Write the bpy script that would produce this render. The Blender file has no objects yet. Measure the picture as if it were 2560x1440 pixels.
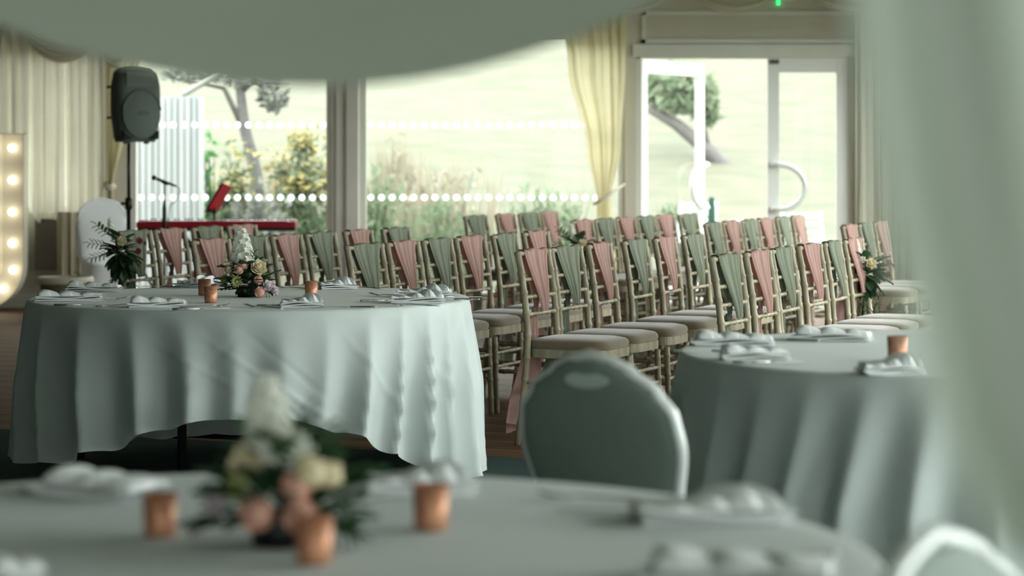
import bpy, math, random
from mathutils import Vector, Matrix
random.seed(7)
S = bpy.context.scene
COL = S.collection
R = math.radians
pi = math.pi

# ---------------------------------------------------------------- camera
FPX, HOR, CAMH = 5850.0, 407.0, 1.30          # focal length in pixels, horizon row, lens height
cd = bpy.data.cameras.new('camera')
cam = bpy.data.objects.new('camera', cd); COL.objects.link(cam)
cam.location = (0, 0, CAMH); cam.rotation_euler = (pi/2, 0, 0)
cd.sensor_width = 36.0; cd.sensor_fit = 'HORIZONTAL'
cd.lens = FPX/2560*36
cd.shift_y = -(720-HOR)/2560
cd.clip_start = 0.05; cd.clip_end = 300
cd.dof.use_dof = True; cd.dof.focus_distance = 10.3; cd.dof.aperture_fstop = 2.7
S.camera = cam

# ---------------------------------------------------------------- sky, light, exposure
w = bpy.data.worlds.new('overcast_sky'); S.world = w; w.use_nodes = True
bg = w.node_tree.nodes['Background']
bg.inputs[0].default_value = (0.95, 1.0, 0.985, 1); bg.inputs[1].default_value = 8.5
S.view_settings.view_transform = 'Standard'; S.view_settings.look = 'None'
S.view_settings.gamma = 1; S.view_settings.use_curve_mapping = False
S.view_settings.exposure = 0.0
XR, XL, YB, YF, ZC = 3.6, -6.2, 21.0, -3.5, 3.05   # room: right, left, glazed end, entrance end, ceiling
def portal(name, loc, rot, sx, sy):
    l = bpy.data.lights.new(name, 'AREA'); l.shape = 'RECTANGLE'; l.size = sx; l.size_y = sy
    l.cycles.is_portal = True
    o = bpy.data.objects.new(name, l); COL.objects.link(o); o.location = loc; o.rotation_euler = rot
RW = [(2.0, 5.0), (5.6, 10.0), (10.6, 15.0), (15.6, 20.2)]    # glazed bays of the right-hand wall
for i, (a, b) in enumerate(RW):
    portal('daylight_portal', (XR+.16, (a+b)/2, 1.25), (0, R(90), 0), 2.4, b-a)
portal('daylight_portal', (-1.05, YB+.25, 1.25), (R(-90), 0, 0), 8.4, 2.5)

portal('daylight_portal', (1.4, YF-.22, 1.3), (R(90), 0, 0), 4.0, 2.4)  # serves the added window at the entrance end

# ---------------------------------------------------------------- helpers
def lin(c):
    return tuple((x/255/12.92 if x/255 <= .04045 else ((x/255+.055)/1.055)**2.4) for x in c)
MATS = {}
def mat(name, rgb, rough=.6, metal=0, var=0, scale=20, bump=0, bscale=200, transl=0, emit=0, spec=.5, sheen=0, stretch=None, rgb2=None, coat=0):
    if name in MATS: return MATS[name]
    m = bpy.data.materials.new(name); m.use_nodes = True; MATS[name] = m
    n, L = m.node_tree.nodes, m.node_tree.links
    b = n['Principled BSDF']; c = lin(rgb)
    b.inputs['Base Color'].default_value = (*c, 1)
    b.inputs['Roughness'].default_value = rough; b.inputs['Metallic'].default_value = metal
    b.inputs['Specular IOR Level'].default_value = spec
    b.inputs['Sheen Weight'].default_value = sheen; b.inputs['Coat Weight'].default_value = coat
    if emit:
        b.inputs['Emission Color'].default_value = (*c, 1); b.inputs['Emission Strength'].default_value = emit
    if var or bump or rgb2:
        tc = n.new('ShaderNodeTexCoord'); mp = n.new('ShaderNodeMapping'); L.new(tc.outputs['Object'], mp.inputs[0])
        if stretch: mp.inputs['Scale'].default_value = stretch
    colout = None
    if var or rgb2:
        nz = n.new('ShaderNodeTexNoise'); nz.inputs['Scale'].default_value = scale; nz.inputs['Detail'].default_value = 5
        L.new(mp.outputs[0], nz.inputs[0])
        rp = n.new('ShaderNodeValToRGB')
        c2 = lin(rgb2) if rgb2 else tuple(min(1, x*(1+var)) for x in c)
        c1 = c if rgb2 else tuple(x*(1-var) for x in c)
        rp.color_ramp.elements[0].color = (*c1, 1); rp.color_ramp.elements[0].position = .33
        rp.color_ramp.elements[1].color = (*c2, 1); rp.color_ramp.elements[1].position = .67
        L.new(nz.outputs[0], rp.inputs[0]); colout = rp.outputs[0]
        L.new(colout, b.inputs['Base Color'])
    if bump:
        nb = n.new('ShaderNodeTexNoise'); nb.inputs['Scale'].default_value = bscale; nb.inputs['Detail'].default_value = 3
        L.new(mp.outputs[0], nb.inputs[0])
        bp = n.new('ShaderNodeBump'); bp.inputs['Strength'].default_value = bump; bp.inputs['Distance'].default_value = .01
        L.new(nb.outputs[0], bp.inputs['Height']); L.new(bp.outputs[0], b.inputs['Normal'])
    if transl:
        t = n.new('ShaderNodeBsdfTranslucent'); t.inputs[0].default_value = (*c, 1)
        if colout: L.new(colout, t.inputs[0])
        mx = n.new('ShaderNodeMixShader'); mx.inputs[0].default_value = transl
        L.new(b.outputs[0], mx.inputs[1]); L.new(t.outputs[0], mx.inputs[2])
        L.new(mx.outputs[0], n['Material Output'].inputs[0])
    return m
def glassmat():
    m = bpy.data.materials.new('window_glass'); m.use_nodes = True
    n, L = m.node_tree.nodes, m.node_tree.links; n.remove(n['Principled BSDF'])
    t = n.new('ShaderNodeBsdfTransparent'); t.inputs[0].default_value = (.98, .992, .985, 1)
    g = n.new('ShaderNodeBsdfGlossy'); g.inputs['Roughness'].default_value = .02
    lw_ = n.new('ShaderNodeLayerWeight'); lw_.inputs[0].default_value = .5
    pw_ = n.new('ShaderNodeMath'); pw_.operation = 'POWER'; pw_.inputs[1].default_value = 4; L.new(lw_.outputs['Facing'], pw_.inputs[0])
    fr = n.new('ShaderNodeMath'); fr.operation = 'MULTIPLY_ADD'; fr.inputs[1].default_value = .6; fr.inputs[2].default_value = .004; L.new(pw_.outputs[0], fr.inputs[0])
    mx = n.new('ShaderNodeMixShader')
    L.new(fr.outputs[0], mx.inputs[0]); L.new(t.outputs[0], mx.inputs[1]); L.new(g.outputs[0], mx.inputs[2])
    L.new(mx.outputs[0], n['Material Output'].inputs[0])
    return m
GLASS = glassmat()

class MB:
    def __init__(s): s.v = []; s.f = []; s.sm = []
    def add(s, vs, fs, smooth=True):
        o = len(s.v); s.v += [tuple(p) for p in vs]
        s.f += [tuple(i+o for i in f) for f in fs]; s.sm += [smooth]*len(fs); return s
    def box(s, c, d, rot=None):
        x, y, z = (k/2 for k in d); c = Vector(c)
        vs = [Vector((a*x, b*y, e*z)) for a in (-1, 1) for b in (-1, 1) for e in (-1, 1)]
        if rot: vs = [rot @ p for p in vs]
        return s.add([c+p for p in vs], [(0,1,3,2),(4,6,7,5),(0,4,5,1),(2,3,7,6),(0,2,6,4),(1,5,7,3)], False)
    def bb(s, lo, hi):
        return s.box([(a+b)/2 for a, b in zip(lo, hi)], [b-a for a, b in zip(lo, hi)])
    def tube(s, path, rad, seg=8, flat=(1, 1), caps=True):
        P = [Vector(p) for p in path]; n = len(P)
        if not hasattr(rad, '__len__'): rad = [rad]*n
        vs = []; up = None
        for i in range(n):
            t = (P[min(i+1, n-1)]-P[max(i-1, 0)])
            if t.length < 1e-9: t = Vector((0, 0, 1))
            t.normalize()
            if up is None:
                up = Vector((0, 0, 1)) if abs(t.z) < .8 else Vector((0, 1, 0))
            a = t.cross(up).normalized(); b = a.cross(t).normalized(); up = b
            for k in range(seg):
                q = 2*pi*k/seg
                vs.append(P[i]+a*math.cos(q)*rad[i]*flat[0]+b*math.sin(q)*rad[i]*flat[1])
        fs = [(i*seg+k, i*seg+(k+1) % seg, (i+1)*seg+(k+1) % seg, (i+1)*seg+k) for i in range(n-1) for k in range(seg)]
        s.add(vs, fs)
        if caps:
            o = len(s.v)-len(vs)
            s.f += [tuple(o+k for k in reversed(range(seg))), tuple(o+(n-1)*seg+k for k in range(seg))]; s.sm += [False]*2
        return s
    def lathe(s, prof, seg=20, c=(0, 0, 0), axis=None):
        vs = []
        for r, z in prof:
            for k in range(seg):
                q = 2*pi*k/seg; p = Vector((r*math.cos(q), r*math.sin(q), z))
                if axis: p = axis @ p
                vs.append(p+Vector(c))
        n = len(prof)
        return s.add(vs, [(i*seg+k, i*seg+(k+1) % seg, (i+1)*seg+(k+1) % seg, (i+1)*seg+k) for i in range(n-1) for k in range(seg)])
    def grid(s, fn, nu, nv, wrap=False, smooth=True):
        vs = [fn(i/nu, j/nv) for j in range(nv+1) for i in range(nu+(0 if wrap else 1))]
        w_ = nu if wrap else nu+1
        fs = [(j*w_+i, j*w_+(i+1) % w_, (j+1)*w_+(i+1) % w_, (j+1)*w_+i) for j in range(nv) for i in range(nu)]
        return s.add(vs, fs, smooth)
    def prism(s, pts, y0, y1, smooth=False):       # outline in x,z pushed along y
        n = len(pts); vs = [(x, y0, z) for x, z in pts]+[(x, y1, z) for x, z in pts]
        fs = [(i, (i+1) % n, n+(i+1) % n, n+i) for i in range(n)]
        s.add(vs, fs, smooth)
        o = len(s.v)-2*n; s.f += [tuple(o+i for i in reversed(range(n))), tuple(o+n+i for i in range(n))]; s.sm += [False]*2
        return s
    def mesh(s, name, m):
        me = bpy.data.meshes.new(name); me.from_pydata([tuple(p) for p in s.v], [], s.f)
        me.polygons.foreach_set('use_smooth', s.sm); me.materials.append(m); me.update(); return me
    def build(s, name, m, parent=None, loc=None, bevel=0, solid=0, subsurf=0):
        return link(name, s.mesh(name, m), parent, loc, bevel, solid, subsurf)
def link(name, me, parent=None, loc=None, bevel=0, solid=0, subsurf=0):
    o = bpy.data.objects.new(name, me); COL.objects.link(o)
    if parent: o.parent = parent
    if loc is not None: o.location = loc
    if solid:
        k = o.modifiers.new('t', 'SOLIDIFY'); k.thickness = solid; k.offset = 0
    if bevel:
        k = o.modifiers.new('b', 'BEVEL'); k.width = bevel; k.segments = 2; k.limit_method = 'ANGLE'
    if subsurf:
        k = o.modifiers.new('s', 'SUBSURF'); k.levels = subsurf; k.render_levels = subsurf
    return o
def tag(o, label, cat, group=None):
    o['label'] = label; o['category'] = cat
    if group: o['group'] = group
    return o
def struct(o, label=None, kind='structure'):
    o['kind'] = kind
    if label: o['label'] = label
    return o
def thing(name, label, cat, loc=(0, 0, 0), rz=0, group=None):
    o = bpy.data.objects.new(name, None); COL.objects.link(o); o.empty_display_size = .1
    o.location = loc; o.rotation_euler = (0, 0, rz); return tag(o, label, cat, group)
def copy_tree(o, parent=None):
    c = o.copy(); COL.objects.link(c); c.parent = parent
    for ch in o.children: copy_tree(ch, c)
    return c
def at(px, py, d):                 # pixel + known distance -> point
    return Vector(((px-1280)/FPX*d, d, CAMH-(py-HOR)/FPX*d))
def onz(px, py, z):                # pixel + known height (floor, table top) -> point
    d = FPX*(CAMH-z)/(py-HOR); return Vector(((px-1280)/FPX*d, d, z))
def interp(tab, x):
    for (a, va), (b, vb) in zip(tab, tab[1:]):
        if x <= b:
            t = (x-a)/(b-a) if b > a else 0; t = max(0, t); t = t*t*(3-2*t); return va+(vb-va)*t
    return tab[-1][1]

# ---------------------------------------------------------------- materials
IVORY = mat('ivory_lining', (222, 220, 206), .85, var=.04, scale=3, transl=.15)
VOILE = mat('ivory_wall_voile', (222, 218, 202), .85, var=.04, scale=3, transl=.2)
CREAM = mat('cream_drape', (220, 213, 180), .8, transl=.45, var=.05, scale=4)
CLOTH = mat('white_table_linen', (206, 216, 213), .55, bump=.06, bscale=350, sheen=.2, transl=.16, var=.02, scale=5)
NAP = mat('napkin_linen', (240, 243, 243), .7, bump=.08, bscale=500, transl=.1)
WHITE = mat('white_frame_paint', (205, 205, 196), .45, var=.03, scale=4)
WOOD = mat('limewashed_wood', (114, 105, 82), .5, rgb2=(156, 147, 121), scale=28, stretch=(1, 1, .25), bump=.15, bscale=90)
PAD = mat('taupe_velvet', (106, 92, 70), .85, var=.08, scale=30, sheen=.5)
ROSE = mat('rose_chiffon', (184, 148, 139), .75, transl=.3, var=.06, scale=12)
SAGE = mat('sage_chiffon', (128, 134, 115), .75, transl=.25, var=.06, scale=12)
STEEL = mat('cutlery_steel', (205, 205, 205), .2, metal=1)
SILVER = mat('silver_tube', (224, 228, 226), .3, metal=.15)
BLACK = mat('black_plastic', (26, 30, 28), .5, bump=.05, bscale=300)
DARKM = mat('black_metal', (16, 20, 18), .4, metal=.3)
LEAF = mat('dark_leaf', (40, 68, 42), .5, rgb2=(66, 98, 58), scale=14, transl=.15)
LEAF2 = mat('grey_green_leaf', (74, 98, 76), .55, rgb2=(98, 118, 88), scale=14, transl=.2)
PETW = mat('white_petal', (238, 240, 228), .6, transl=.25, var=.04, scale=40)
PETC = mat('cream_petal', (226, 214, 178), .6, transl=.25, var=.05, scale=40)
PETP = mat('blush_petal', (228, 178, 158), .6, transl=.25, var=.07, scale=40)
PETG = mat('lime_petal', (190, 196, 130), .6, transl=.25, var=.06, scale=40)
PETB = mat('burgundy_petal', (92, 30, 36), .6, transl=.15, var=.1, scale=40)
COPPER = mat('copper_mercury_glass', (176, 116, 88), .4, metal=.35, rgb2=(200, 146, 112), scale=90, bump=.1, bscale=160)
WAX = mat('candle_wax', (232, 222, 200), .5, transl=.2)

# ---------------------------------------------------------------- the room
UA = R(-24)                                   # run of the floor boards and chair rows
u = Vector((math.cos(UA), math.sin(UA), 0)); v = Vector((-math.sin(UA), math.cos(UA), 0))
struct(MB().bb((XL, YF, -.10), (XR, YB+.1, -.012)).build('floor', mat('floor_subfloor', (60, 45, 34), .7)), 'brown wooden board floor of the hall')
floor = bpy.data.objects['floor']
PLK = [mat('board_%s' % k, c, .58, spec=.3, rgb2=c2, scale=9, stretch=(.15, 6, 1), bump=.06, bscale=40) for k, c, c2 in
       (('walnut', (84, 60, 42), (112, 82, 58)), ('chestnut', (96, 68, 47), (124, 92, 66)), ('umber', (74, 52, 37), (100, 74, 52)))]
E0 = Vector((.06, 10.26, 0))                  # a point on the carpet edge; boards run along u from here back
pm = {}
rot_u = Matrix.Rotation(UA, 4, 'Z')
for k in range(132):
    for h in range(2):
        c0 = E0 + v*(.051+.1*k)
        # clip the board between the side walls and the back wall
        ts = []
        lo, hi = -30, 30
        lo = max(lo, (XL+.02-c0.x)/u.x, -(YB-.02-c0.y)/abs(u.y)); hi = min(hi, (XR-.02-c0.x)/u.x)
        if hi-lo < .3: continue
        cut = lo+(hi-lo)*(.42+.16*random.random())
        a, b = (lo, cut-.002) if h == 0 else (cut+.002, hi)
        me = MB().box((0, 0, 0), (b-a, .094, .012)).mesh('plank', PLK[(k*7+h*5) % 3])
        o = link('plank', me, floor); o.matrix_parent_inverse = Matrix()
        o.location = c0+u*((a+b)/2)+Vector((0, 0, -.006)); o.rotation_euler = (0, 0, UA)
# carpet: everything on the camera side of the edge
L0 = E0+u*((XL-E0.x)/u.x); L1 = E0+u*((XR-E0.x)/u.x)
cb = MB(); pts = [(XL, YF), (XR, YF), (L1.x, L1.y), (L0.x, L0.y)]
cb.add([(x, y, -.012) for x, y in pts]+[(x, y, .004) for x, y in pts], [(3, 2, 1, 0), (4, 5, 6, 7), (0, 1, 5, 4), (1, 2, 6, 5), (2, 3, 7, 6), (3, 0, 4, 7)], False)
struct(cb.build('floor_carpet', mat('dark_green_carpet', (12, 42, 40), .95, rgb2=(20, 58, 54), scale=160, bump=.6, bscale=400)), 'dark green carpet under the round tables')
struct(MB().bb((XL-.2, YF, ZC), (XR+.2, YB+.3, ZC+.1)).build('ceiling', mat('ceiling_lining', (200, 199, 186), .85, var=.04, scale=3)), 'ivory fabric ceiling lining')
DARKW = mat('dark_unseen_wall', (74, 78, 70), .7, var=.05, scale=3)  # unseen walls, coloured dark to hold back bounced light
struct(MB().bb((XL-.2, YF, -.1), (XL, YB+.2, ZC)).build('wall_left', DARKW))
FW0, FW1 = -.6, 3.4
wf = MB(); wf.bb((XL-.2, YF-.2, -.1), (FW0, YF, ZC)); wf.bb((FW1, YF-.2, -.1), (XR+.2, YF, ZC)); wf.bb((FW0, YF-.2, -.1), (FW1, YF, .1)); wf.bb((FW0, YF-.2, 2.5), (FW1, YF, ZC))
struct(wf.build('wall_front', DARKW))
f = MB()
for x in (FW0+.03, (FW0+FW1)/2, FW1-.03): f.bb((x-.03, YF-.14, .1), (x+.03, YF-.06, 2.5))
f.bb((FW0, YF-.14, .1), (FW1, YF-.06, .16)); f.bb((FW0, YF-.14, 2.44), (FW1, YF-.06, 2.5))
wo = struct(f.build('window_9', WHITE))  # added window behind the camera, brightens the near table and hangings
MB().add([(FW0, YF-.1, .1), (FW1, YF-.1, .1), (FW1, YF-.1, 2.5), (FW0, YF-.1, 2.5)], [(0, 1, 2, 3)], False).build('pane', GLASS, wo)
# right wall: piers and header round four glazed bays
wr = MB(); ys = [YF]+[k for ab in RW for k in ab]+[YB+.2]
for a, b in zip(ys[0::2], ys[1::2]): wr.bb((XR, a, -.1), (XR+.2, b, ZC))
for a, b in RW: wr.bb((XR, a, 2.5), (XR+.2, b, ZC)); wr.bb((XR, a, -.1), (XR+.2, b, .06))
struct(wr.build('wall_right', IVORY))
for i, (a, b) in enumerate(RW):
    fr = MB()
    for y in (a, (a+b)/2, b): fr.bb((XR+.05, y-.03, .06), (XR+.13, y+.03, 2.5))
    fr.bb((XR+.05, a, .06), (XR+.13, b, .12)); fr.bb((XR+.05, a, 2.44), (XR+.13, b, 2.5))
    wo = struct(fr.build('window_%d' % (i+3), WHITE))
    MB().bb((XR+.085, a, .1), (XR+.095, b, 2.46)).build('pane', GLASS, wo)

# ---- glazed end wall
S21 = FPX/YB
def wx(px): return (px-1280)/S21
def wz(py): return CAMH-(py-HOR)/S21
xw0, xp0, xp1, xw1, xd0, xd1 = wx(322), wx(832), wx(898), wx(1562), wx(1590), wx(2136)
wb = MB()
xv0, xv1 = -5.2, wx(262)
wb.bb((XL, YB, -.1), (xv0, YB+.2, ZC)); wb.bb((xv1, YB, -.1), (xw0, YB+.2, ZC)); wb.bb((xv0, YB, -.1), (xv1, YB+.2, .85)); wb.bb((xv0, YB, 2.4), (xv1, YB+.2, ZC)); wb.bb((xd1, YB, -.1), (XR, YB+.2, ZC))
wb.bb((xw0, YB, wz(78)), (xw1, YB+.2, ZC)); wb.bb((xw0, YB, -.1), (xw1, YB+.2, .08))
wb.bb((xw1, YB, wz(108)), (xd1, YB+.2, ZC)); wb.bb((xw1, YB, -.1), (xd0, YB+.2, wz(108)))
wb.bb((xd0, YB, -.1), (xd1, YB+.2, -.01))
struct(wb.build('wall_back', mat('painted_end_wall', (190, 186, 172), .7, var=.03, scale=3)))
# moulded panel over the doors
tr = MB()
x0, x1, z0, z1 = wx(1604), wx(2150), wz(108), wz(28)
for a, b in (((x0, z0), (x1, z0+.035)), ((x0, z1-.035), (x1, z1)), ((x0, z0), (x0+.035, z1)), ((x1-.035, z0), (x1, z1))):
    tr.bb((a[0], YB-.025, a[1]), (b[0], YB, b[1]))
struct(tr.build('trim_1', WHITE), 'moulded panel frame above the glazed doors')
struct(MB().bb((xd0-.03, YB-.04, wz(143)), (xd1+.03, YB, wz(112))).build('trim_2', WHITE), 'white head board over the doors')
struct(MB().bb((XL, YB-.03, 0), (xw0, YB, .12)).build('baseboard_back', WHITE), 'white skirting below the pleated drapes')
po = MB().bb((xp0, YB-.06, 0), (xp1, YB+.16, ZC))
po = struct(po.build('trim_3', WHITE, bevel=.008), 'broad white upright between the two large windows')
MB().bb((wx(862), YB-.075, 0), (wx(868), YB-.06, ZC)).build('cover_strip', mat('grey_gasket', (140, 138, 128), .5), po)
MB().bb((wx(836), YB-.07, 0), (wx(842), YB-.06, ZC)).build('cover_strip', MATS['grey_gasket'], po)
DOT = None
dotm = mat('frosted_white_dot', (248, 250, 249), .6, transl=.92)
for i, (a, b) in enumerate(((xw0, xp0), (xp1, xw1))):
    f = MB(); z0, z1 = .08, wz(78)
    for x in (a+.03, b-.03): f.bb((x-.03, YB+.03, z0), (x+.03, YB+.11, z1))
    f.bb((a, YB+.03, z0), (b, YB+.11, z0+.06)); f.bb((a, YB+.03, z1-.06), (b, YB+.11, z1))
    wo = struct(f.build('window_%d' % (i+1), WHITE), 'tall fixed window with two rows of white dots')
    MB().bb((a+.05, YB+.066, z0+.05), (b-.05, YB+.074, z1-.05)).build('pane', GLASS, wo)
    if DOT is None:
        DOT = MB().add([(.027*math.cos(k*pi/7), 0, .027*math.sin(k*pi/7)) for k in range(14)], [tuple(range(14))], False).mesh('dot', dotm)
    for py in (312, 494):
        x = a+.1
        while x < b-.08:
            link('dot', DOT, wo, (x, YB+.063, wz(py))); x += .0965
f = MB()
for x in (xv0+.03, (xv0+xv1)/2, xv1-.03): f.bb((x-.03, YB+.03, .85), (x+.03, YB+.11, 2.4))
f.bb((xv0, YB+.03, .85), (xv1, YB+.11, .91)); f.bb((xv0, YB+.03, 2.34), (xv1, YB+.11, 2.4))
wo = struct(f.build('window_8', WHITE), 'added window lighting the pleated drapes from behind')  # added opening so the translucent drapes glow from behind
MB().add([(xv0+.05, YB+.07, .9), (xv1-.05, YB+.07, .9), (xv1-.05, YB+.07, 2.35), (xv0+.05, YB+.07, 2.35)], [(0, 1, 2, 3)], False).build('pane', GLASS, wo)
# ---- doors: fixed frame, shut right leaf, left leaf standing open outwards
zt = wz(143)
f = MB(); f.bb((xd0, YB+.02, 0), (wx(1603), YB+.14, zt)); f.bb((wx(2122), YB+.02, 0), (xd1, YB+.14, zt)); f.bb((xd0, YB+.02, zt-.01), (xd1, YB+.14, wz(108)))
dframe = struct(f.build('door_1', WHITE), 'white glazed double doors, one leaf open')
def chandle(parent, x, z, y, sgn):
    pth = [(x, y, z+.2), (x, y-.06, z+.2)]
    for k in range(17):
        q = pi/2-pi*k/16; pth.append((x+sgn*(.05+.23*math.cos(q)) if 0 < k < 16 else x+sgn*.05, y-.06, z+.2*math.sin(q)))
    pth += [(x, y-.06, z-.2), (x, y, z-.2)]
    return MB().tube(pth, .025, 8).build('pull_handle', SILVER, parent)
def leaf(parent, wid, name, top):
    st = MB(); sw = .105
    st.bb((0, 0, .01), (sw, .05, top)); st.bb((wid-sw, 0, .01), (wid, .05, top))
    st.bb((sw, 0, top-.12), (wid-sw, .05, top)); st.bb((sw, 0, .01), (wid-sw, .05, .25))
    o = st.build(name, mat('white_door_paint', (222, 224, 220), .4), parent, bevel=.004)
    MB().bb((sw-.01, .02, .24), (wid-sw+.01, .028, top-.11)).build('pane', GLASS, o)
    return o
lf = leaf(dframe, wx(2122)-wx(1920), 'door_leaf', zt-.015); lf.location = (wx(1920), YB+.03, 0)
chandle(lf, .05, wz(468), 0, 1)
MB().bb((.02, -.02, zt-.06), (.1, 0, zt-.02)).build('door_stop', mat('dark_catch', (80, 78, 70), .5), lf)
lo = leaf(dframe, 1.12, 'door_leaf', zt-.02); lo.location = (wx(1606), YB+.10, 0); lo.rotation_euler = (0, 0, R(55))
chandle(lo, 1.07, wz(468), 0, -1)
# ---- drapes of the end wall
def drape(name, xf0, xf1, ztop, zbot, y, folds, amp, m, nz=14, ph=0, zjit=0, parent=None):
    def fn(a, b):
        z = ztop+(zbot-ztop)*b
        l, r = xf0(z), xf1(z); k = a*folds*2*pi+ph
        am = amp*(.55+.45*math.sin(a*17+ph))*(.6+.6*b)
        return Vector((l+(r-l)*(a+.006*math.sin(k*2+z)), y+am*math.sin(k+.5*math.sin(z*2.3+a*9))+am*.4*math.sin(2.3*k+1), z+zjit*math.sin(a*11+ph)*b))
    return MB().grid(fn, int(folds*10), nz).build(name, m, parent)
cst = lambda k: (lambda z: k)
t = thing('pleated_wall_drape', 'ivory pleated lining drape hung behind the light-up letter', 'drape', (0, YB, 0))
dr = drape('drape_panel', cst(-5.3), cst(wx(78)), 2.95, .5, -.14, 10, .07, VOILE, parent=t)
dr = drape('drape_panel', cst(wx(78)), cst(wx(168)), 2.95, wz(542), -.13, 3, .07, VOILE, ph=1.2, zjit=.05, parent=t)
dr = drape('drape_panel', cst(wx(168)), cst(wx(272)), 2.95, .25, -.12, 4, .07, VOILE, ph=.5, parent=t)
def swag(name, x0, x1, zt0, zt1, drop, y, m, label, parent=None, group=None):
    def fn(a, b):
        e = 4*a*(1-a); x = x0+(x1-x0)*a; zt_ = zt0+(zt1-zt0)*a
        z = zt_ - drop*e*(.25+.75*b) - .02*b
        return Vector((x, y-.10*e*(.3+.7*b)+.035*math.sin(b*pi*7)*(.3+e), z))
    o = MB().grid(fn, 26, 28).build(name, m)
    return tag(o, label, 'swag', group)
IV2 = mat('ivory_voile', (216, 212, 196), .8, transl=.35)
swag('draped_swag', wx(50), wx(246), wz(48), wz(112), .26, YB-.2, IV2, 'ivory swag looped across the pleated drape beside the loudspeaker', group=None)
swag('draped_swag', wx(-150), wx(50), wz(48), wz(48), .30, YB-.2, IV2, 'ivory swag looped directly above the light-up letter')
swag('draped_swag', wx(262), wx(335), wz(112), wz(112), .20, YB-.2, IV2, 'small ivory swag directly above the loudspeaker')
swag('draped_swag', wx(1690), wx(1965), wz(-32), wz(-36), .25, YB-.36, IV2, 'cream swag looped above the open door leaf')
swag('draped_swag', wx(1965), wx(2270), wz(-36), wz(-36), .25, YB-.36, IV2, 'cream swag looped above the shut door leaf')
swag('draped_swag', wx(1440), wx(1690), wz(-30), wz(-32), .25, YB-.36, IV2, 'cream swag looped above the tied-back curtain')
# tied-back cream curtain beside the doors
t = thing('tied_curtain', 'cream curtain tied back beside the open glazed door', 'curtain', (0, YB, 0))
zt_ = wz(500)
def lft(z): return interp([(.02, wx(1476)), (zt_, wx(1490)), (zt_+.45, wx(1466)), (zt_+1.2, wx(1418)), (2.9, wx(1388))], z)
def rgt(z): return interp([(.02, wx(1566)), (zt_, wx(1524)), (zt_+.45, wx(1548)), (zt_+1.2, wx(1560)), (2.9, wx(1564))], z)
drape('curtain_cloth', lft, rgt, 2.9, .03, -.18, 6, .045, CREAM, nz=36, parent=t)
MB().tube([(wx(1484), -.20, zt_-.03), (wx(1500), -.27, zt_+.0), (wx(1518), -.24, zt_+.05), (wx(1560), -.05, zt_+.14)], [.03, .035, .03, .02], 8, (1, .5)).build('tie_band', IV2, t)
t = thing('tied_curtain', 'cream curtain tied back behind the loudspeaker pole', 'curtain', (0, YB, 0))
zt2 = wz(470)
def lft2(z): return interp([(.02, wx(268)), (zt2, wx(276)), (2.9, wx(272))], z)
def rgt2(z): return interp([(.02, wx(312)), (zt2, wx(292)), (zt2+.5, wx(318)), (2.9, wx(404))], z)
drape('curtain_cloth', lft2, rgt2, 2.9, .03, -.18, 5, .04, CREAM, nz=30, parent=t)
MB().tube([(wx(270), -.05, zt2+.06), (wx(282), -.26, zt2), (wx(296), -.2, zt2+.02)], .025, 8).build('tie_band', IV2, t)
# straight curtain right of the doors
t = tag(drape('side_curtain', cst(wx(2134)), cst(wx(2260)), 2.9, .03, YB-.12, 6, .05, IVORY), 'ivory curtain hanging straight right of the shut door leaf', 'curtain')
# grey panel and cloth below the drapes
tag(MB().bb((wx(93), YB-.11, wz(672)), (wx(170), YB-.06, wz(546))).build('wall_panel', mat('grey_board', (112, 108, 96), .8, var=.05, scale=9), bevel=.006), 'dark grey flat panel showing under the raised drape', 'panel')
tag(drape('dust_sheet', cst(wx(160)), cst(wx(228)), wz(528), .02, YB-.34, 3, .05, mat('cream_sheet', (196, 188, 164), .8, transl=.1), zjit=.02), 'crumpled cream sheet hanging behind the white covered chair', 'sheet')
# low tub seat and small plant at the skirting
t = thing('tub_stool', 'low olive tub with a pale rolled rim by the skirting', 'tub', onz(163, 800, 0))
MB().lathe([(.0, .0), (.17, .0), (.2, .15), (.2, .33), (.0, .33)], 22).build('body', mat('olive_weave', (112, 104, 76), .8, var=.15, scale=40), t)
MB().lathe([(.185, .32), (.20, .355), (.225, .36), (.24, .33), (.225, .3), (.20, .3)], 22).build('rim', IV2, t)

# exit lamp above the doors
t = thing('emergency_sign', 'green-lit emergency sign above the shut door leaf', 'sign', (wx(1945), YB-.021, 0))
MB().bb((-.15, -.02, wz(0)-.005), (.15, .02, wz(0)+.15)).build('housing', WHITE, t)
MB().bb((-.13, -.026, wz(0)+.01), (.13, -.02, wz(0)+.13)).build('lit_face', mat('green_sign_light', (40, 220, 110), .4, emit=1.5), t)
MB().tube([(0, 0, wz(0)-.005), (0, 0, wz(12))], .012, 8).build('test_lamp', mat('green_lamp', (30, 230, 120), .4, emit=3), t)

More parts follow.
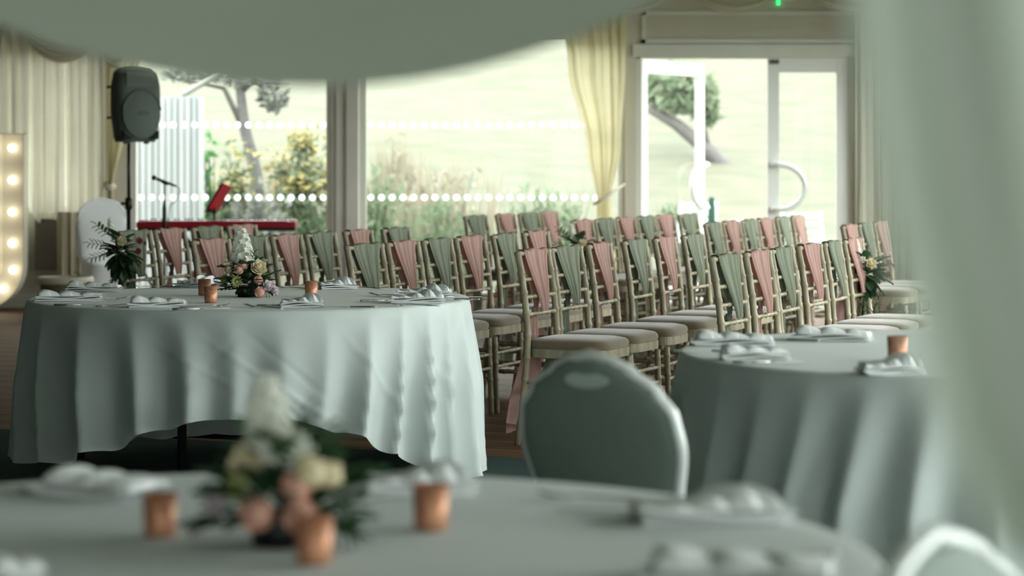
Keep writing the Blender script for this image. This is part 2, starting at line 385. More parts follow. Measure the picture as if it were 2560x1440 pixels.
# ---------------------------------------------------------------- outdoors
lw = MB()
prof = [(YB+.2, -.06), (YB+3, -.02), (YB+6, .5), (YB+11, 1.9), (YB+20, 4.2), (YB+36, 8.6), (YB+60, 15)]
NX = 60
def hill(a, b):
    x = -70+140*a; k = b*(len(prof)-1); i = min(int(k), len(prof)-2); q = k-i
    y = prof[i][0]+(prof[i+1][0]-prof[i][0])*q; z = prof[i][1]+(prof[i+1][1]-prof[i][1])*q
    z += .18*b*math.sin(x*.5+y*.7)*min(1, b*4)
    return Vector((x, y, z))
lw.grid(hill, NX, 60)
struct(lw.build('lawn_bank', mat('dry_grass', (77, 80, 63), .95, rgb2=(90, 88, 73), scale=1.6, stretch=(1, 2, 4), bump=.5, bscale=14)), 'dry grassy bank rising behind the glass', 'structure')
struct(MB().bb((-70, -40, -.3), (XL-.25, YB+.2, -.12)).build('ground', mat('meadow_grass', (92, 104, 92), .95, var=.15, scale=2)), 'grass ground outside')
struct(MB().bb((XR+.25, -40, -.3), (70, YB+.2, -.12)).build('ground_meadow', mat('meadow_grass', (98, 116, 88))), 'grass ground outside the right-hand windows')
# pale boarded shed wall
YS = YB+3.2; SS = FPX/YS
def sx(px): return (px-1280)/SS
def sz(py): return CAMH-(py-HOR)/SS
t = thing('boarded_shed', 'pale weathered shed wall of upright boards outside the window', 'shed', (0, YS, 0))
pw = [mat('weathered_board_%s' % n, c, .85, var=.06, scale=6, stretch=(3, 3, .3)) for n, c in (('pale', (150, 154, 154)), ('grey', (143, 148, 148)), ('silver', (155, 158, 158)))]
npl = 12
for k in range(npl):
    a = sx(318)+(sx(510)-sx(318))*k/npl; b = sx(318)+(sx(510)-sx(318))*(k+1)/npl
    MB().bb((a+.006, -.02-.008*(k % 2), -.1), (b-.006, .02, sz(240)+.012*math.sin(k*2.1))).build('board', pw[k % 3], t)
MB().bb((sx(318), .02, -.1), (sx(508), .06, sz(246))).build('backing', pw[1], t)
MB().tube([(sx(452), .1, sz(238)), (sx(530), .1, sz(190)), (sx(600), .1, sz(150))], .035, 6).build('roof_brace', mat('grey_timber', (140, 142, 134), .8), t)
def leafcloud(n, rx, ry, rz, size, seed, bias=0):
    rnd = random.Random(seed); mb = MB()
    for _ in range(n):
        while True:
            p = Vector((rnd.uniform(-1, 1), rnd.uniform(-1, 1), rnd.uniform(-1, 1)))
            if p.length <= 1: break
        p = p.normalized()*(p.length**.6)
        c = Vector((p.x*rx, p.y*ry, p.z*rz))
        q = Matrix.Rotation(rnd.uniform(0, 6.28), 3, 'Z') @ Matrix.Rotation(rnd.uniform(-1.2, 1.2), 3, 'X') @ Matrix.Rotation(rnd.uniform(0, 6.28), 3, 'Y')
        s_ = size*rnd.uniform(.6, 1.3)
        mb.add([c+q @ Vector(k) for k in ((0, -s_, 0), (s_*.45, 0, s_*.12), (0, s_, 0), (-s_*.45, 0, s_*.12))], [(0, 1, 2, 3)], False)
    return mb
GL = mat('hazed_green_leaf', (104, 124, 96), .8, rgb2=(122, 130, 106), scale=3, transl=.35)  # garden plant colours paled to stand in for outdoor haze and glare
GD = mat('hazed_olive_leaf', (98, 102, 96), .8, rgb2=(112, 114, 106), scale=3, transl=.2)
YF_ = mat('yellow_blossom', (152, 142, 88), .7, rgb2=(152, 146, 106), scale=3, transl=.3)
BARK = mat('grey_bark', (86, 84, 82), .9, var=.15, scale=12)
def groundz(y):
    for (a, za), (b, zb) in zip(prof, prof[1:]):
        if y <= b: return za+(zb-za)*(y-a)/(b-a)
    return prof[-1][1]
def tree(label, px, d, path, rad, crowns, m, cat='tree'):
    s = FPX/d; gx = (px-1280)/s; gz = groundz(d)-.03
    t = thing('garden_tree', label, cat, (gx, d, gz))
    P = lambda qx, qy, dy=0: ((qx-px)/s, dy, CAMH-(qy-HOR)/s-gz)
    for pth, r in zip(path, rad):
        pp = [P(*q) for q in pth]; MB().tube(pp, [r*(1-.6*k/(len(pp)-1)) for k in range(len(pp))], 7).build('trunk', BARK, t)
    for k, (qx, qy, rx, rz, n, sz_) in enumerate(crowns):
        o = leafcloud(n, rx/s, rx/s, rz/s, sz_, int(px)+k).build('foliage', m, t, P(qx, qy, .1*k))
    return t
tree('thin dark tree outside the window behind the music stand', 652, YB+5, [[(652, 640), (640, 430), (612, 320), (598, 200), (580, 120)], [(618, 340), (560, 220), (470, 200)], [(600, 230), (660, 170), (690, 200)], [(660, 180), (690, 240), (668, 280)]], [.09, .04, .045, .03],
     [(600, 175, 100, 40, 200, .07), (680, 235, 40, 50, 110, .07), (450, 185, 60, 20, 80, .07)], GD)
tree('leaning green tree seen through the open door', 1900, YB+9, [[(1900, 490), (1842, 452), (1765, 372), (1690, 310), (1620, 270)], [(1765, 372), (1750, 280), (1735, 210)]], [.14, .07],
     [(1690, 220, 75, 60, 420, .14), (1765, 255, 30, 60, 160, .14)], GL)
tree('small green tree beyond the shut door leaf', 1990, YB+16, [[(1990, 330), (1988, 250), (1984, 190)]], [.1], [(2000, 195, 60, 26, 240, .18)], GL)
def shrub(label, px, py, d, wpx, n, m, extra=None, size=.06, blades=0):
    # grows from the ground up to image row py; leaves thin out towards the tips
    s_ = FPX/d; gz = groundz(d)-.03; top = at(px, py, d).z-gz; hw = wpx/2/s_
    t = thing('garden_shrub', label, 'shrub', ((px-1280)/s_, d, gz))
    rnd = random.Random(int(px*3+py)); mb = MB(); st = MB()
    lobes = [(rnd.uniform(-.8, .8), rnd.uniform(-.5, .5), rnd.uniform(.55, 1.0)) for _ in range(9)]; lobes[0] = (0, 0, 1.0)
    for lx_, ly_, lh in lobes:
        st.tube([(lx_*hw*.4, ly_*hw*.4, 0), (lx_*hw, ly_*hw, top*lh*.9)], [.012, .005], 5)
        for _ in range(n//9):
            q = rnd.random()**.8; z = top*lh*q; sp_ = hw*(.34+.2*math.sin(q*pi))
            c_ = Vector((lx_*hw*(.4+.6*q)+rnd.gauss(0, .5)*sp_, ly_*hw*(.4+.6*q)+rnd.gauss(0, .5)*sp_, max(.02, z+rnd.gauss(0, .04))))
            e = Vector((rnd.gauss(0, .6), rnd.gauss(0, .6), rnd.uniform(.1, 1))).normalized(); g = e.cross(Vector((rnd.gauss(0, 1), rnd.gauss(0, 1), .3))).normalized()
            k = size*rnd.uniform(.6, 1.4)
            mb.add([c_-e*k, c_+g*k*.4, c_+e*k, c_-g*k*.4], [(0, 1, 2, 3)], False)
    for _ in range(blades):
        x = rnd.gauss(0, .6)*hw; y = rnd.gauss(0, .4)*hw; h_ = top*rnd.uniform(.5, 1.15); l_ = rnd.gauss(0, .12)
        mb.add([(x-.012, y, 0), (x+.012, y, 0), (x+l_*.4+.008, y, h_*.6), (x+l_, y, h_), (x+l_*.4-.008, y, h_*.6)], [(0, 1, 2, 4), (4, 2, 3)], False)
    mb.build('foliage', m, t); st.build('stem', BARK, t)
    if extra:
        fb = MB()
        for _ in range(extra[0]):
            lx_, ly_, lh = rnd.choice(lobes); c_ = Vector((lx_*hw+rnd.gauss(0, .28)*hw, ly_*hw+rnd.gauss(0, .28)*hw, top*lh*rnd.uniform(.86, 1.05)))
            k = size*.8; q_ = rnd.uniform(0, 3); fb.add([c_+Vector((math.cos(q_+j*pi/2)*k, math.sin(q_+j*pi/2)*k, k*.7*(-1)**j*rnd.random())) for j in range(4)], [(0, 1, 2, 3)], False)
        fb.build('blossom', extra[1], t)
    return t
SG = mat('seed_grass', (146, 136, 120), .8, rgb2=(138, 134, 114), scale=4, transl=.3)
shrub('tall yellow-flowered shrub beside the broad window upright', 765, 330, YB+4.2, 190, 900, GL, (340, YF_))
shrub('leafy shrub with a few yellow tips beside the boarded shed', 575, 350, YB+4.0, 110, 700, GL, (110, YF_))
shrub('low grey-green shrub below the thin tree', 655, 455, YB+3.0, 170, 560, GD)
shrub('bright leafy tuft at the shed corner', 524, 335, YB+3.5, 34, 110, mat('vivid_leaf', (70, 124, 60), .6, transl=.3))
shrub('pale weeds right of the broad window upright', 940, 410, YB+3.6, 130, 420, GL, blades=60)
shrub('pale seeding grass in the middle of the second window', 1090, 400, YB+4.6, 260, 200, SG, blades=160)
shrub('low pale green weeds below the lower dot row', 1120, 490, YB+2.8, 220, 420, GL, blades=60)
shrub('tall pinkish grass clump near the broad window upright', 985, 330, YB+6, 120, 160, SG, blades=120)
shrub('green weeds below the tied cream curtain', 1370, 470, YB+3.4, 190, 420, GL, blades=60)
shrub('pale grass between the shed and the yellow shrub', 725, 390, YB+7, 160, 200, SG, blades=120)
shrub('low green weeds seen through the open door', 1690, 500, YB+4, 120, 260, GL, blades=60)
# white garden furniture beyond the door
def garden_chair(label, px, d, rz):
    t = thing('garden_chair', label, 'chair', (at(px, 0, d).x, d, groundz(d)), rz)
    W = mat('white_garden_plastic', (200, 204, 204), .4)
    for x in (-.22, .22):
        MB().tube([(x, -.22, 0), (x*.95, -.2, .43)], .02, 6).build('leg', W, t); MB().tube([(x, .22, 0), (x*.95, .2, .43), (x*.9, .28, .85)], .02, 6).build('leg', W, t)
    MB().box((0, 0, .44), (.46, .46, .03)).build('seat', W, t, bevel=.01)
    for k in range(5): MB().box((0, .215+.016*k, .5+.078*k), (.42, .02, .05)).build('slat', W, t)
    return t
garden_chair('white garden chair outside under the shut door handle', 2030, YB+2.2, R(150))
t = thing('garden_table', 'round white garden table outside in the open doorway', 'table', (at(1893, 0, YB+3).x, YB+3, groundz(YB+3)))
W_ = mat('white_garden_plastic', (236, 238, 236))
MB().lathe([(0, .70), (.26, .70), (.28, .715), (.27, .73), (0, .73)], 24).build('top', W_, t)
MB().lathe([(.2, 0), (.21, .03), (.04, .06), (.03, .70)], 16).build('pedestal', W_, t)
garden_chair('white garden chair outside left of the round garden table', 1720, YB+3.4, R(200))
t = thing('closed_parasol', 'closed dark green parasol standing outside the open doorway', 'parasol', (at(1779, 0, YB+2).x, YB+2, -.03))
MB().lathe([(0, 1.0), (.03, .98), (.05, .5), (.05, .35), (.02, .3), (.02, 0)], 10).build('folded_canopy', mat('dark_green_canvas', (20, 62, 48), .8), t)
MB().lathe([(.16, 0), (.16, .05), (.03, .08), (.02, .3)], 14).build('base', BLACK, t)

# ---------------------------------------------------------------- round tables and their cloths
TZ = .735                                    # table top
def round_table(label, c, legs, r=.915):
    t = thing('round_table', label, 'table', (c[0], c[1], .004), 0)
    MB().lathe([(0, TZ-.03), (r-.01, TZ-.03), (r, TZ-.022), (r, TZ-.012), (r-.008, TZ-.006), (0, TZ-.006)], 64).build('tabletop', mat('plywood_top', (150, 118, 84), .6), t)
    lm = mat('grey_leg_steel', (64, 78, 72), .35, metal=.6)
    for x, y in legs:
        MB().tube([(x, y, 0), (x, y, TZ-.03)], .019, 12).build('leg', lm, t)
    for sgn in (-1, 1):
        MB().tube([(legs[0][0]*1.0, sgn*abs(legs[0][1]), .62), (-legs[0][0], sgn*abs(legs[0][1]), .62)], .012, 8).build('cross_bar', lm, t)
    return t
def tablecloth(name, label, c, hem, seed, r=.918, nf=23, amp=1.0, creases=()):
    rnd = random.Random(seed)
    ph = [rnd.uniform(0, 6.28) for _ in range(8)]
    NT, NTOP, ND = 420, 12, 30
    # uneven fold phase around the table
    def fold(th):
        w_ = th*nf+1.3*math.sin(2*th+ph[0])+1.0*math.sin(3*th+ph[1])+.8*math.sin(5*th+ph[2])
        c_ = math.cos(w_/1.0); k = 1-2*abs(math.sin(w_/2))**(1.15+.45*math.sin(3*th+ph[6]))       # rounded valleys, sharper crests
        return k*(.72+.4*math.sin(4*th+ph[3]))+.3*math.sin(w_*.5+ph[4])
    vs = []; rows = []
    for j in range(NTOP+1):
        q = (j/NTOP)**.8; rows.append(('t', q*(r-.012)))
    for j in range(1, 4):
        rows.append(('e', j/3))
    for j in range(1, ND+1): rows.append(('d', j/ND))
    for kind, q in rows:
        for i in range(NT):
            th = 2*pi*i/NT-pi
            if kind == 't': rr, z = q, TZ+.002
            elif kind == 'e': rr, z = r-.012+.012*math.sin(q*pi/2), TZ+.002-.012*(1-math.cos(q*pi/2))
            else:
                zh = hem(math.degrees(th)); z0 = TZ-.01; z = z0+(zh-z0)*q
                dep = z0-z
                f = fold(th+.05*math.sin(dep*4+ph[5]+th*2))
                ramp = min(1, dep/.34)**.95
                rr = r+.006+.05*dep+amp*.040*ramp*(f+.6)
                for (ta, da, tb, db, h) in creases:      # soft diagonal tucks pressed into the cloth
                    tt = (dep-da)/(db-da)
                    if 0 <= tt <= 1:
                        dth = (math.degrees(th)-(ta+(tb-ta)*tt))
                        rr += h*math.exp(-(dth/.55)**2)*.6*math.sin(pi*tt)
                z += .006*f*q
            vs.append((rr*math.cos(th), rr*math.sin(th), max(z, .012)))
    mb = MB()
    n = len(rows)
    mb.add(vs, [(j*NT+i, (j+1)*NT+i, (j+1)*NT+(i+1) % NT, j*NT+(i+1) % NT) for j in range(n-1) for i in range(NT)])
    o = mb.build(name, CLOTH, None, (c[0], c[1], 0))
    return tag(o, label, 'tablecloth')
MIDC, FORC, RGTC = (-1.097, 9.80), (-.39, 3.35), (1.42, 6.98)
hem_mid = [(-180, .075), (-160, .09), (-135, .13), (-118, .20), (-104, .29), (-92, .33), (-76, .33), (-62, .27), (-48, .17), (-34, .06), (-14, .02), (30, .03), (80, .06), (110, .05), (150, .05), (180, .075)]
round_table('round folding table standing between carpet and chair rows, under the draped cloth', MIDC, [(-.257, -.2), (-.73, .1), (.75, .1), (.70, -.18)])
tablecloth('tablecloth', 'white cloth hanging unevenly over the round table beside the chair rows', MIDC, lambda a: interp(hem_mid, a), 3, nf=31, amp=1.0,
           creases=[(-98, .05, -52, .55, .014), (-62, .06, -40, .5, .012), (-60, .4, -88, .02, -.008), (-40, .04, -20, .5, .012), (-150, .1, -128, .5, .008), (-112, .06, -82, .32, .012), (-82, .02, -112, .5, -.012)])
hem_r = lambda a: .03+.02*math.sin(R(a)*3)
round_table('round folding table under a floor-length cloth, beside the silver-edged chair', RGTC, [(-.5, -.3), (-.3, .4), (.5, .3), (.3, -.4)])
tablecloth('tablecloth', 'floor-length white cloth on the table behind the silver-edged chair', RGTC, hem_r, 11, nf=32, amp=.95)
round_table('round folding table holding the blurred flowers and three copper candle cups', FORC, [(-.5, -.3), (-.3, .4), (.5, .3), (.3, -.4)])
tablecloth('tablecloth', 'white cloth under the flowers and three spaced copper cups, large napkins around', FORC, hem_r, 5, nf=22)

# ---------------------------------------------------------------- chiavari chairs
def bamboo(path, r, rings, seg=8):
    # resample the path and swell it at the ring heights
    P = [Vector(p) for p in path]; pts = []; rad = []
    L = [0]
    for a, b in zip(P, P[1:]): L.append(L[-1]+(b-a).length)
    tot = L[-1]
    ss = set()
    for q in rings:
        for dq in (-.012, -.006, 0, .006, .012): ss.add(round(q*tot+dq, 5))
    n = 18
    for k in range(n+1): ss.add(round(tot*k/n, 5))
    ss = sorted(x for x in ss if 0 <= x <= tot)
    for x in ss:
        i = max(k for k in range(len(L)-1) if L[k] <= x+1e-9)
        q = (x-L[i])/(L[i+1]-L[i]); pts.append(P[i].lerp(P[i+1], q))
        b = min(abs(x-y*tot) for y in rings)
        rad.append(r+(.0035*(1-b/.012) if b < .012 else 0))
    return MB().tube(pts, rad, seg)
def smoothpath(pts, n=4):
    out = []
    for i in range(len(pts)-1):
        p0, p1, p2, p3 = (Vector(pts[max(0, min(len(pts)-1, i+k))]) for k in (-1, 0, 1, 2))
        for k in range(n):
            t_ = k/n
            out.append(.5*((2*p1)+(p2-p0)*t_+(2*p0-5*p1+4*p2-p3)*t_*t_+(3*p1-p0-3*p2+p3)*t_**3))
    out.append(Vector(pts[-1])); return out
def posty(z):            # how the back posts bow
    return interp([(0, 0), (.25, .035), (.45, .052), (.62, .045), (.92, 0)], z)
def post_mesh(sx_):
    p = smoothpath([(sx_*.178, posty(z)-.0, z) for z in (0, .15, .3, .45, .6, .75, .9, .92)], 3)
    mb = bamboo(p, .0162, [.11, .22, .33, .44, .55, .66, .76, .86, .955])
    return mb
CH = {}
CH['pl'] = post_mesh(-1).mesh('back_post', WOOD); CH['pr'] = post_mesh(1).mesh('back_post', WOOD)
for n_, sgn in (('fl', -1), ('fr', 1)):
    CH[n_] = bamboo([(sgn*.185, .425, 0), (sgn*.18, .41, .42)], .0145, [.2, .42, .62, .85]).mesh('leg', WOOD)
def rail(z, r=.0095):
    return bamboo([(-.178, posty(z), z), (.178, posty(z), z)], r, [.12, .3, .5, .7, .88], 7)
CH['top'] = rail(.88, .012).mesh('top_rail', WOOD)
CH['rails'] = [rail(z).mesh('back_rail', WOOD) for z in (.76, .68, .60)]
def seat_outline(k=1, n=40):
    pts = []
    for i in range(n):
        q = 2*pi*i/n; cx, cy = math.cos(q), math.sin(q)
        x = math.copysign(abs(cx)**.42, cx); y = math.copysign(abs(cy)**.42, cy)
        wx_ = .198-.015*(.5-.5*y)
        pts.append((x*wx_*k, .235+y*.205*k))
    return pts
def seat_frame():
    o, i_ = seat_outline(1), seat_outline(.86); n = len(o); vs = []
    for ring, z in ((o, .405), (o, .445), (i_, .445), (i_, .405)): vs += [(x, y, z) for x, y in ring]
    return MB().add(vs, [(a*n+k, a*n+(k+1) % n, ((a+1) % 4)*n+(k+1) % n, ((a+1) % 4)*n+k) for a in range(4) for k in range(n)], False)
CH['frame'] = seat_frame().mesh('seat_frame', WOOD)
def seat_pad():
    mb = MB(); vs = []; n = 40; lv = [(.93, .437), (.985, .45), (1.0, .463), (.985, .476), (.93, .485), (.75, .493), (.4, .497), (.01, .498)]
    for k, z in lv: vs += [(x, y, z) for x, y in seat_outline(k)]
    for k in range(len(vs)):
        x, y, z = vs[k]
        if x*x+(y-.235)**2 < .0: pass
    return mb.add(vs, [(a*n+k, a*n+(k+1) % n, (a+1)*n+(k+1) % n, (a+1)*n+k) for a in range(len(lv)-1) for k in range(n)])
CH['pad'] = seat_pad().mesh('seat_pad', PAD)
CH['str'] = []
for z in (.18, .29):
    for sgn in (-1, 1):
        CH['str'].append(bamboo([(sgn*.178, posty(z), z), (sgn*.182, .415, z)], .009, [.25, .5, .75], 6).mesh('stretcher', WOOD))
CH['str'].append(bamboo([(-.18, .415, .31), (.18, .415, .31)], .009, [.2, .35, .5, .65, .8], 6).mesh('stretcher', WOOD))
CH['str'].append(bamboo([(-.18, .418, .24), (.18, .418, .24)], .009, [.3, .5, .7], 6).mesh('stretcher', WOOD))
CH['str'].append(bamboo([(-.178, posty(.25), .25), (.178, posty(.25), .25)], .009, [.3, .5, .7], 6).mesh('stretcher', WOOD))
def sash_mesh(seed, cloth):
    rnd = random.Random(seed); a0 = rnd.uniform(0, 6); sk = rnd.uniform(-.012, .02)
    mb = MB(); zk = .615+rnd.uniform(-.012, .012)
    nf = 7
    for side, wb in ((-1, .008), (1, .03)):
        def fn(a, b, side=side, wb=wb):
            z = .893+(zk-.893)*b
            hw = .138+(wb-.138)*(b**.92)
            s_ = (a-.5)*2
            x = s_*hw+sk*b
            fo = math.sin(s_*nf*1.6+a0+1.2*math.sin(s_*3+a0))*.0085*(.6+.5*b)*(1-.5*b*b)+.004*math.sin(s_*23+a0*2)
            off = .014+.006*b
            return Vector((x, posty(z)+side*(off+fo*.9+.004), z+.004*math.sin(s_*5+a0)*(1-b)))
        mb.grid(fn, 36, 14)
    def over(a, b):          # bridge over the top rail
        s_ = (a-.5)*2; q = pi*b
        return Vector((s_*.138, posty(.885)-math.cos(q)*.018, .893+.006*math.sin(q)+.004*math.sin(s_*5+a0)))
    mb.grid(over, 36, 5)
    return mb.mesh('sash', cloth), zk, sk
def tail_mesh(seed, cloth, zk, sk, zend):
    rnd = random.Random(seed); mb = MB()
    mb.lathe([(.001, -.022), (.014, -.015), (.018, 0), (.014, .015), (.001, .022)], 10, (sk, posty(zk)-.028, zk))
    for sgn, ze in ((-1, zend), (1, zend+.03)):
        ph = rnd.uniform(0, 6)
        def fn(a, b):
            z = zk-.01+(ze-zk+.01)*b; s_ = a-.5
            wd = .02+.16*min(1, b*1.3)
            x = sk+sgn*.045*b+s_*wd*.62
            return Vector((x, posty(zk)-.032-.075*b*(1.0 if sgn < 0 else .55)-s_*wd*.72+.010*math.sin(s_*17+ph)*min(1, .3+b)+.006*math.sin(b*5+ph), z+.03*s_*sgn*b))
        mb.grid(fn, 12, 14)
    return mb.mesh('sash_tail', cloth)
SASH = {}
for nm, cl in (('rose', ROSE), ('sage', SAGE)):
    SASH[nm] = []
    for k in range(4):
        me, zk, sk = sash_mesh(k*7+(3 if nm == 'rose' else 0), cl)
        SASH[nm].append((me, tail_mesh(k*5+1, cl, zk, sk, (.045, .06, .12, .05)[k])))
def chair(label, group, X, Y, rz, colour, var):
    t = thing('chiavari_chair', label, 'chair', (X, Y, .0), rz, group)
    link('back_post', CH['pl'], t); link('back_post', CH['pr'], t)
    link('leg', CH['fl'], t); link('leg', CH['fr'], t); link('top_rail', CH['top'], t)
    for r_ in CH['rails']: link('back_rail', r_, t)
    link('seat_frame', CH['frame'], t); link('seat_pad', CH['pad'], t)
    for s_ in CH['str']: link('stretcher', s_, t)
    a, b = SASH[colour][var % 4]
    sa = link('sash', a, t); link('sash_tail', b, sa)
    sa['label'] = 'rose pink chiffon sash' if colour == 'rose' else 'sage green chiffon sash'
    return t
ORD = ['first', 'second', 'third', 'fourth', 'fifth', 'sixth']
rows = [  # distance and offset of the first chair, row angle, steps along the row, first colour, words
 ('E', 14.00, -2.271, 22, [0, .43, .89, 1.35], 'sage', 'first row from the red keyboard', 'carpet'),
 ('F', 12.40, -1.600, 22, [0, .43, .86, 1.29, 1.79, 2.33], 'rose', 'second row from the red keyboard', 'carpet'),
 ('C', 11.65, -.738, 22, [0, .45, .89, 1.34, 1.84, 2.33], 'sage', 'third row from the red keyboard', 'carpet'),
 ('A', 10.95, .095, 22, [0, .43, .90, 1.45, 1.95, 2.46], 'rose', 'fourth row from the red keyboard', 'carpet'),
 ('B', 10.30, .936, 22, [0, .50, .91, 1.43, 1.88, 2.33], 'sage', 'fifth row from the red keyboard', 'carpet'),
 ('G', 18.00, -.285, 24, [0, .56, 1.02, 1.44], 'sage', 'first row beyond the aisle', 'aisle'),
 ('H', 16.55, .491, 24, [0, .42, .84, 1.26, 1.68, 2.21], 'rose', 'second row beyond the aisle', 'aisle'),
 ('I', 15.80, 1.348, 22, [0, .43, .86, 1.29, 1.75, 2.19], 'sage', 'third row beyond the aisle', 'aisle'),
 ('J', 15.20, 2.184, 22, [0, .44, .88], 'rose', 'fourth row beyond the aisle', 'aisle'),
]
CHAIRPOS = {}
rnd = random.Random(21)
for nm, d0, X0, ang, steps, col, words, ref in rows:
    sv, cv = math.sin(R(ang)), math.cos(R(ang))
    for k, s_ in enumerate(steps):
        c = col if k % 2 == 0 else ('sage' if col == 'rose' else 'rose')
        lab = 'limewashed chair with %s sash, %s from the %s, %s' % ('rose' if c == 'rose' else 'sage', ORD[k], ref, words)
        rz = -(pi/2)-R(ang)+R(rnd.uniform(-2.5, 2.5))
        X, Y = X0+s_*sv, d0+s_*cv
        CHAIRPOS[nm, k] = (X, Y, rz)
        chair(lab, 'limewashed chairs with sashes', X, Y, rz, c, (k*3+len(nm)*2+int(d0*10)) % 4 if (nm, k) != ('A', 0) else 0)

# ---------------------------------------------------------------- banquet chairs
def banquet(label, loc, rz, fabric, edge, white=False):
    t = thing('banquet_chair', label, 'chair', loc, rz)
    H, Wb = .875, .205
    def outline(z):       # half width of the back at height z
        return interp([(.40, .150), (.55, .178), (.68, .200), (.745, .192), (.80, .155), (.84, .098), (.865, .05), (H, .0)], z)
    zs = [.42+(H-.42)*k/30 for k in range(31)]
    def yb(z): return -.19-.10*(z-.45)/.42
    for sgn, name, off in ((-1, 'backrest_shell', -.03), (1, 'backrest_pad', .02)):
        def fn(a, b):
            z = .42+(H-.012-.42)*b; hw = outline(z)*(1.03 if sgn < 0 else .965)
            s_ = (a-.5)*2; e = (1-s_*s_)
            return Vector((s_*hw, yb(z)+off*(.35+.65*e**.5 if e > 0 else .35), z))
        MB().grid(fn, 20, 30).build(name, fabric, t)
    pth = [(outline(z), yb(z), z) for z in zs]; pth += [(-x, y, z) for x, y, z in reversed(pth[:-1])]
    MB().tube(pth, .0145, 8).build('back_frame', edge, t)
    MB().prism([(.055*math.cos(2*pi*k/20), .822+.018*math.sin(2*pi*k/20)) for k in range(20)], yb(.822)-.033, yb(.822)-.02).build('handle_inset', mat('handle_inset_highlight', (176, 190, 182), .4), t)  # handle recess, its soft highlight put into the pale colour
    MB().box((0, .02, .445), (.40, .40, .05)).build('seat', fabric, t, bevel=.018)
    for x in (-.17, .17):
        MB().tube([(x*.92, yb(.44), .44), (x, -.19, .40), (x*1.05, -.25, .0)], .012, 8).build('leg', edge, t)
        MB().tube([(x, .18, .43), (x*1.03, .22, .0)], .012, 8).build('leg', edge, t)
    return t
GREYF = mat('grey_back_fabric', (116, 129, 121), .75, var=.03, scale=30, bump=.05, bscale=400)
banquet('grey-backed banquet chair with bright silver edge, pushed under a cloth', (.335, 5.36, .004), R(-34), GREYF, SILVER)
banquet('pale banquet chair turned away from the table with the blurred flowers', (.70, 2.46, .004), R(-129), mat('pale_chair_fabric', (150, 162, 154), .75), SILVER)
# white covered chair by the wall
t = thing('covered_chair', 'chair in a white stretch cover beside the loudspeaker stand', 'chair', (at(272, 0, 19.8).x, 19.8, 0), R(205))
wcov = mat('white_stretch_cover', (242, 245, 247), .7, transl=.1)
def cov(a, b):
    th = 2*pi*a; z = 1.0*b
    hw = interp([(0, .24), (.45, .21), (.5, .21), (.75, .22), (.9, .19), (.96, .13), (1.0, .0)], z)
    dp = interp([(0, .24), (.44, .22), (.5, .05), (1.0, .015)], z)
    yc = interp([(0, 0), (.44, 0), (.5, -.17), (1.0, -.25)], z)
    cx, cy = math.cos(th), math.sin(th)
    return Vector((hw*math.copysign(abs(cx)**.5, cx), yc+dp*math.copysign(abs(cy)**.5, cy), z))
MB().grid(cov, 36, 40, wrap=True).build('stretch_cover', wcov, t)
MB().tube([(.215*s_, -.2-.02, z) for s_, z in ((1, .5), (1.02, .75), (.88, .9), (.6, .96), (0, .995), (-.6, .96), (-.88, .9), (-1.02, .75), (-1, .5))], .008, 6).build('seam', wcov, t)

# ---------------------------------------------------------------- napkins
def napkin_meshes(L, D, seed, style):
    rnd = random.Random(seed); ph = rnd.uniform(0, 6)
    base = MB()
    nl = 3
    for k in range(nl):       # folded layers with a rounded front edge
        z = .0015+.007*k; sh = .006*k
        def fn(a, b, z=z, k=k, sh=sh):
            q = b*pi if b < .5 else b*pi
            # closed loop: bottom sheet, rounded front, top sheet
            if b < .45: y = D/2-D*(b/.45); zz = z
            elif b < .55:
                q = (b-.45)/.1*pi; y = -D/2-.003*math.sin(q); zz = z+.0025*(1-math.cos(q))
            else: y = -D/2+D*((b-.55)/.45); zz = z+.005
            x = -L/2+L*a
            return Vector((x+sh*math.sin(ph+k)+.10*y*math.sin(ph), y-.004*k, zz+.0025*math.sin(a*5+ph+k)*(k+.3)))
        base.grid(fn, 12, 20)
    top = MB(); n = 3 if style == 0 else 4
    def fn(a, b):
        x = -L/2+.008+(L*.95)*a; e = (b-.5)*2
        y = -D/2+.012+(D-.024)*b
        k = n*a+.35*e*(1.6 if style else .5); fr_ = k-math.floor(k)
        if style == 0: fr_ = 1-fr_
        saw = math.sin(pi*min(1, fr_/.62)/2)**.75 if fr_ < .62 else math.cos(pi*(fr_-.62)/.76)**.6
        am = (.024*(1-.7*a)) if style == 0 else (.008+.026*math.exp(-((a-.74)/.26)**2))
        side = (1-abs(e)**14)
        z = .021+am*saw*(.75+.25*math.cos(e*1.5))*side+(.004 if side > 0 else 0)*side
        z *= (1 if .02 < a < .98 else .6)
        x -= (.012 if fr_ > .62 else .012*fr_/.62)*side*(1-.5*a)
        return Vector((x+.12*y*math.sin(ph), y-.006*side*(1 if fr_ > .5 else 0), z))
    top.grid(fn, 90, 12)
    return base, top
def napkin(label, px, py, L, D, ang, seed, style=0, z=TZ+.002, group=None):
    c = onz(px, py, z)
    t = thing('folded_napkin', label, 'napkin', (c.x, c.y, z), R(ang), group)
    b, p = napkin_meshes(L, D, seed, style)
    b.build('folded_layers', NAP, t); p.build('pleated_top', NAP, t)
    return t
NZ = TZ+.002
napkin('pleated white napkin at the outer edge, on the table with green-white flowers near the letter', 178, 752, .27, .12, 4, 1)
napkin('pleated white napkin near the pew flowers, on the back of the round table', 238, 728, .24, .13, -6, 2)
napkin('flat-folded white napkin beside two forks at the table edge, left of copper cups', 397, 768, .215, .11, 8, 3)
napkin('white napkin partly hidden by two copper cups, below the rose sash', 498, 718, .16, .14, -35, 4, 1)
napkin('small neatly folded white napkin with a fork beside it, in front of the flowers', 757, 768, .165, .10, 5, 5, 1)
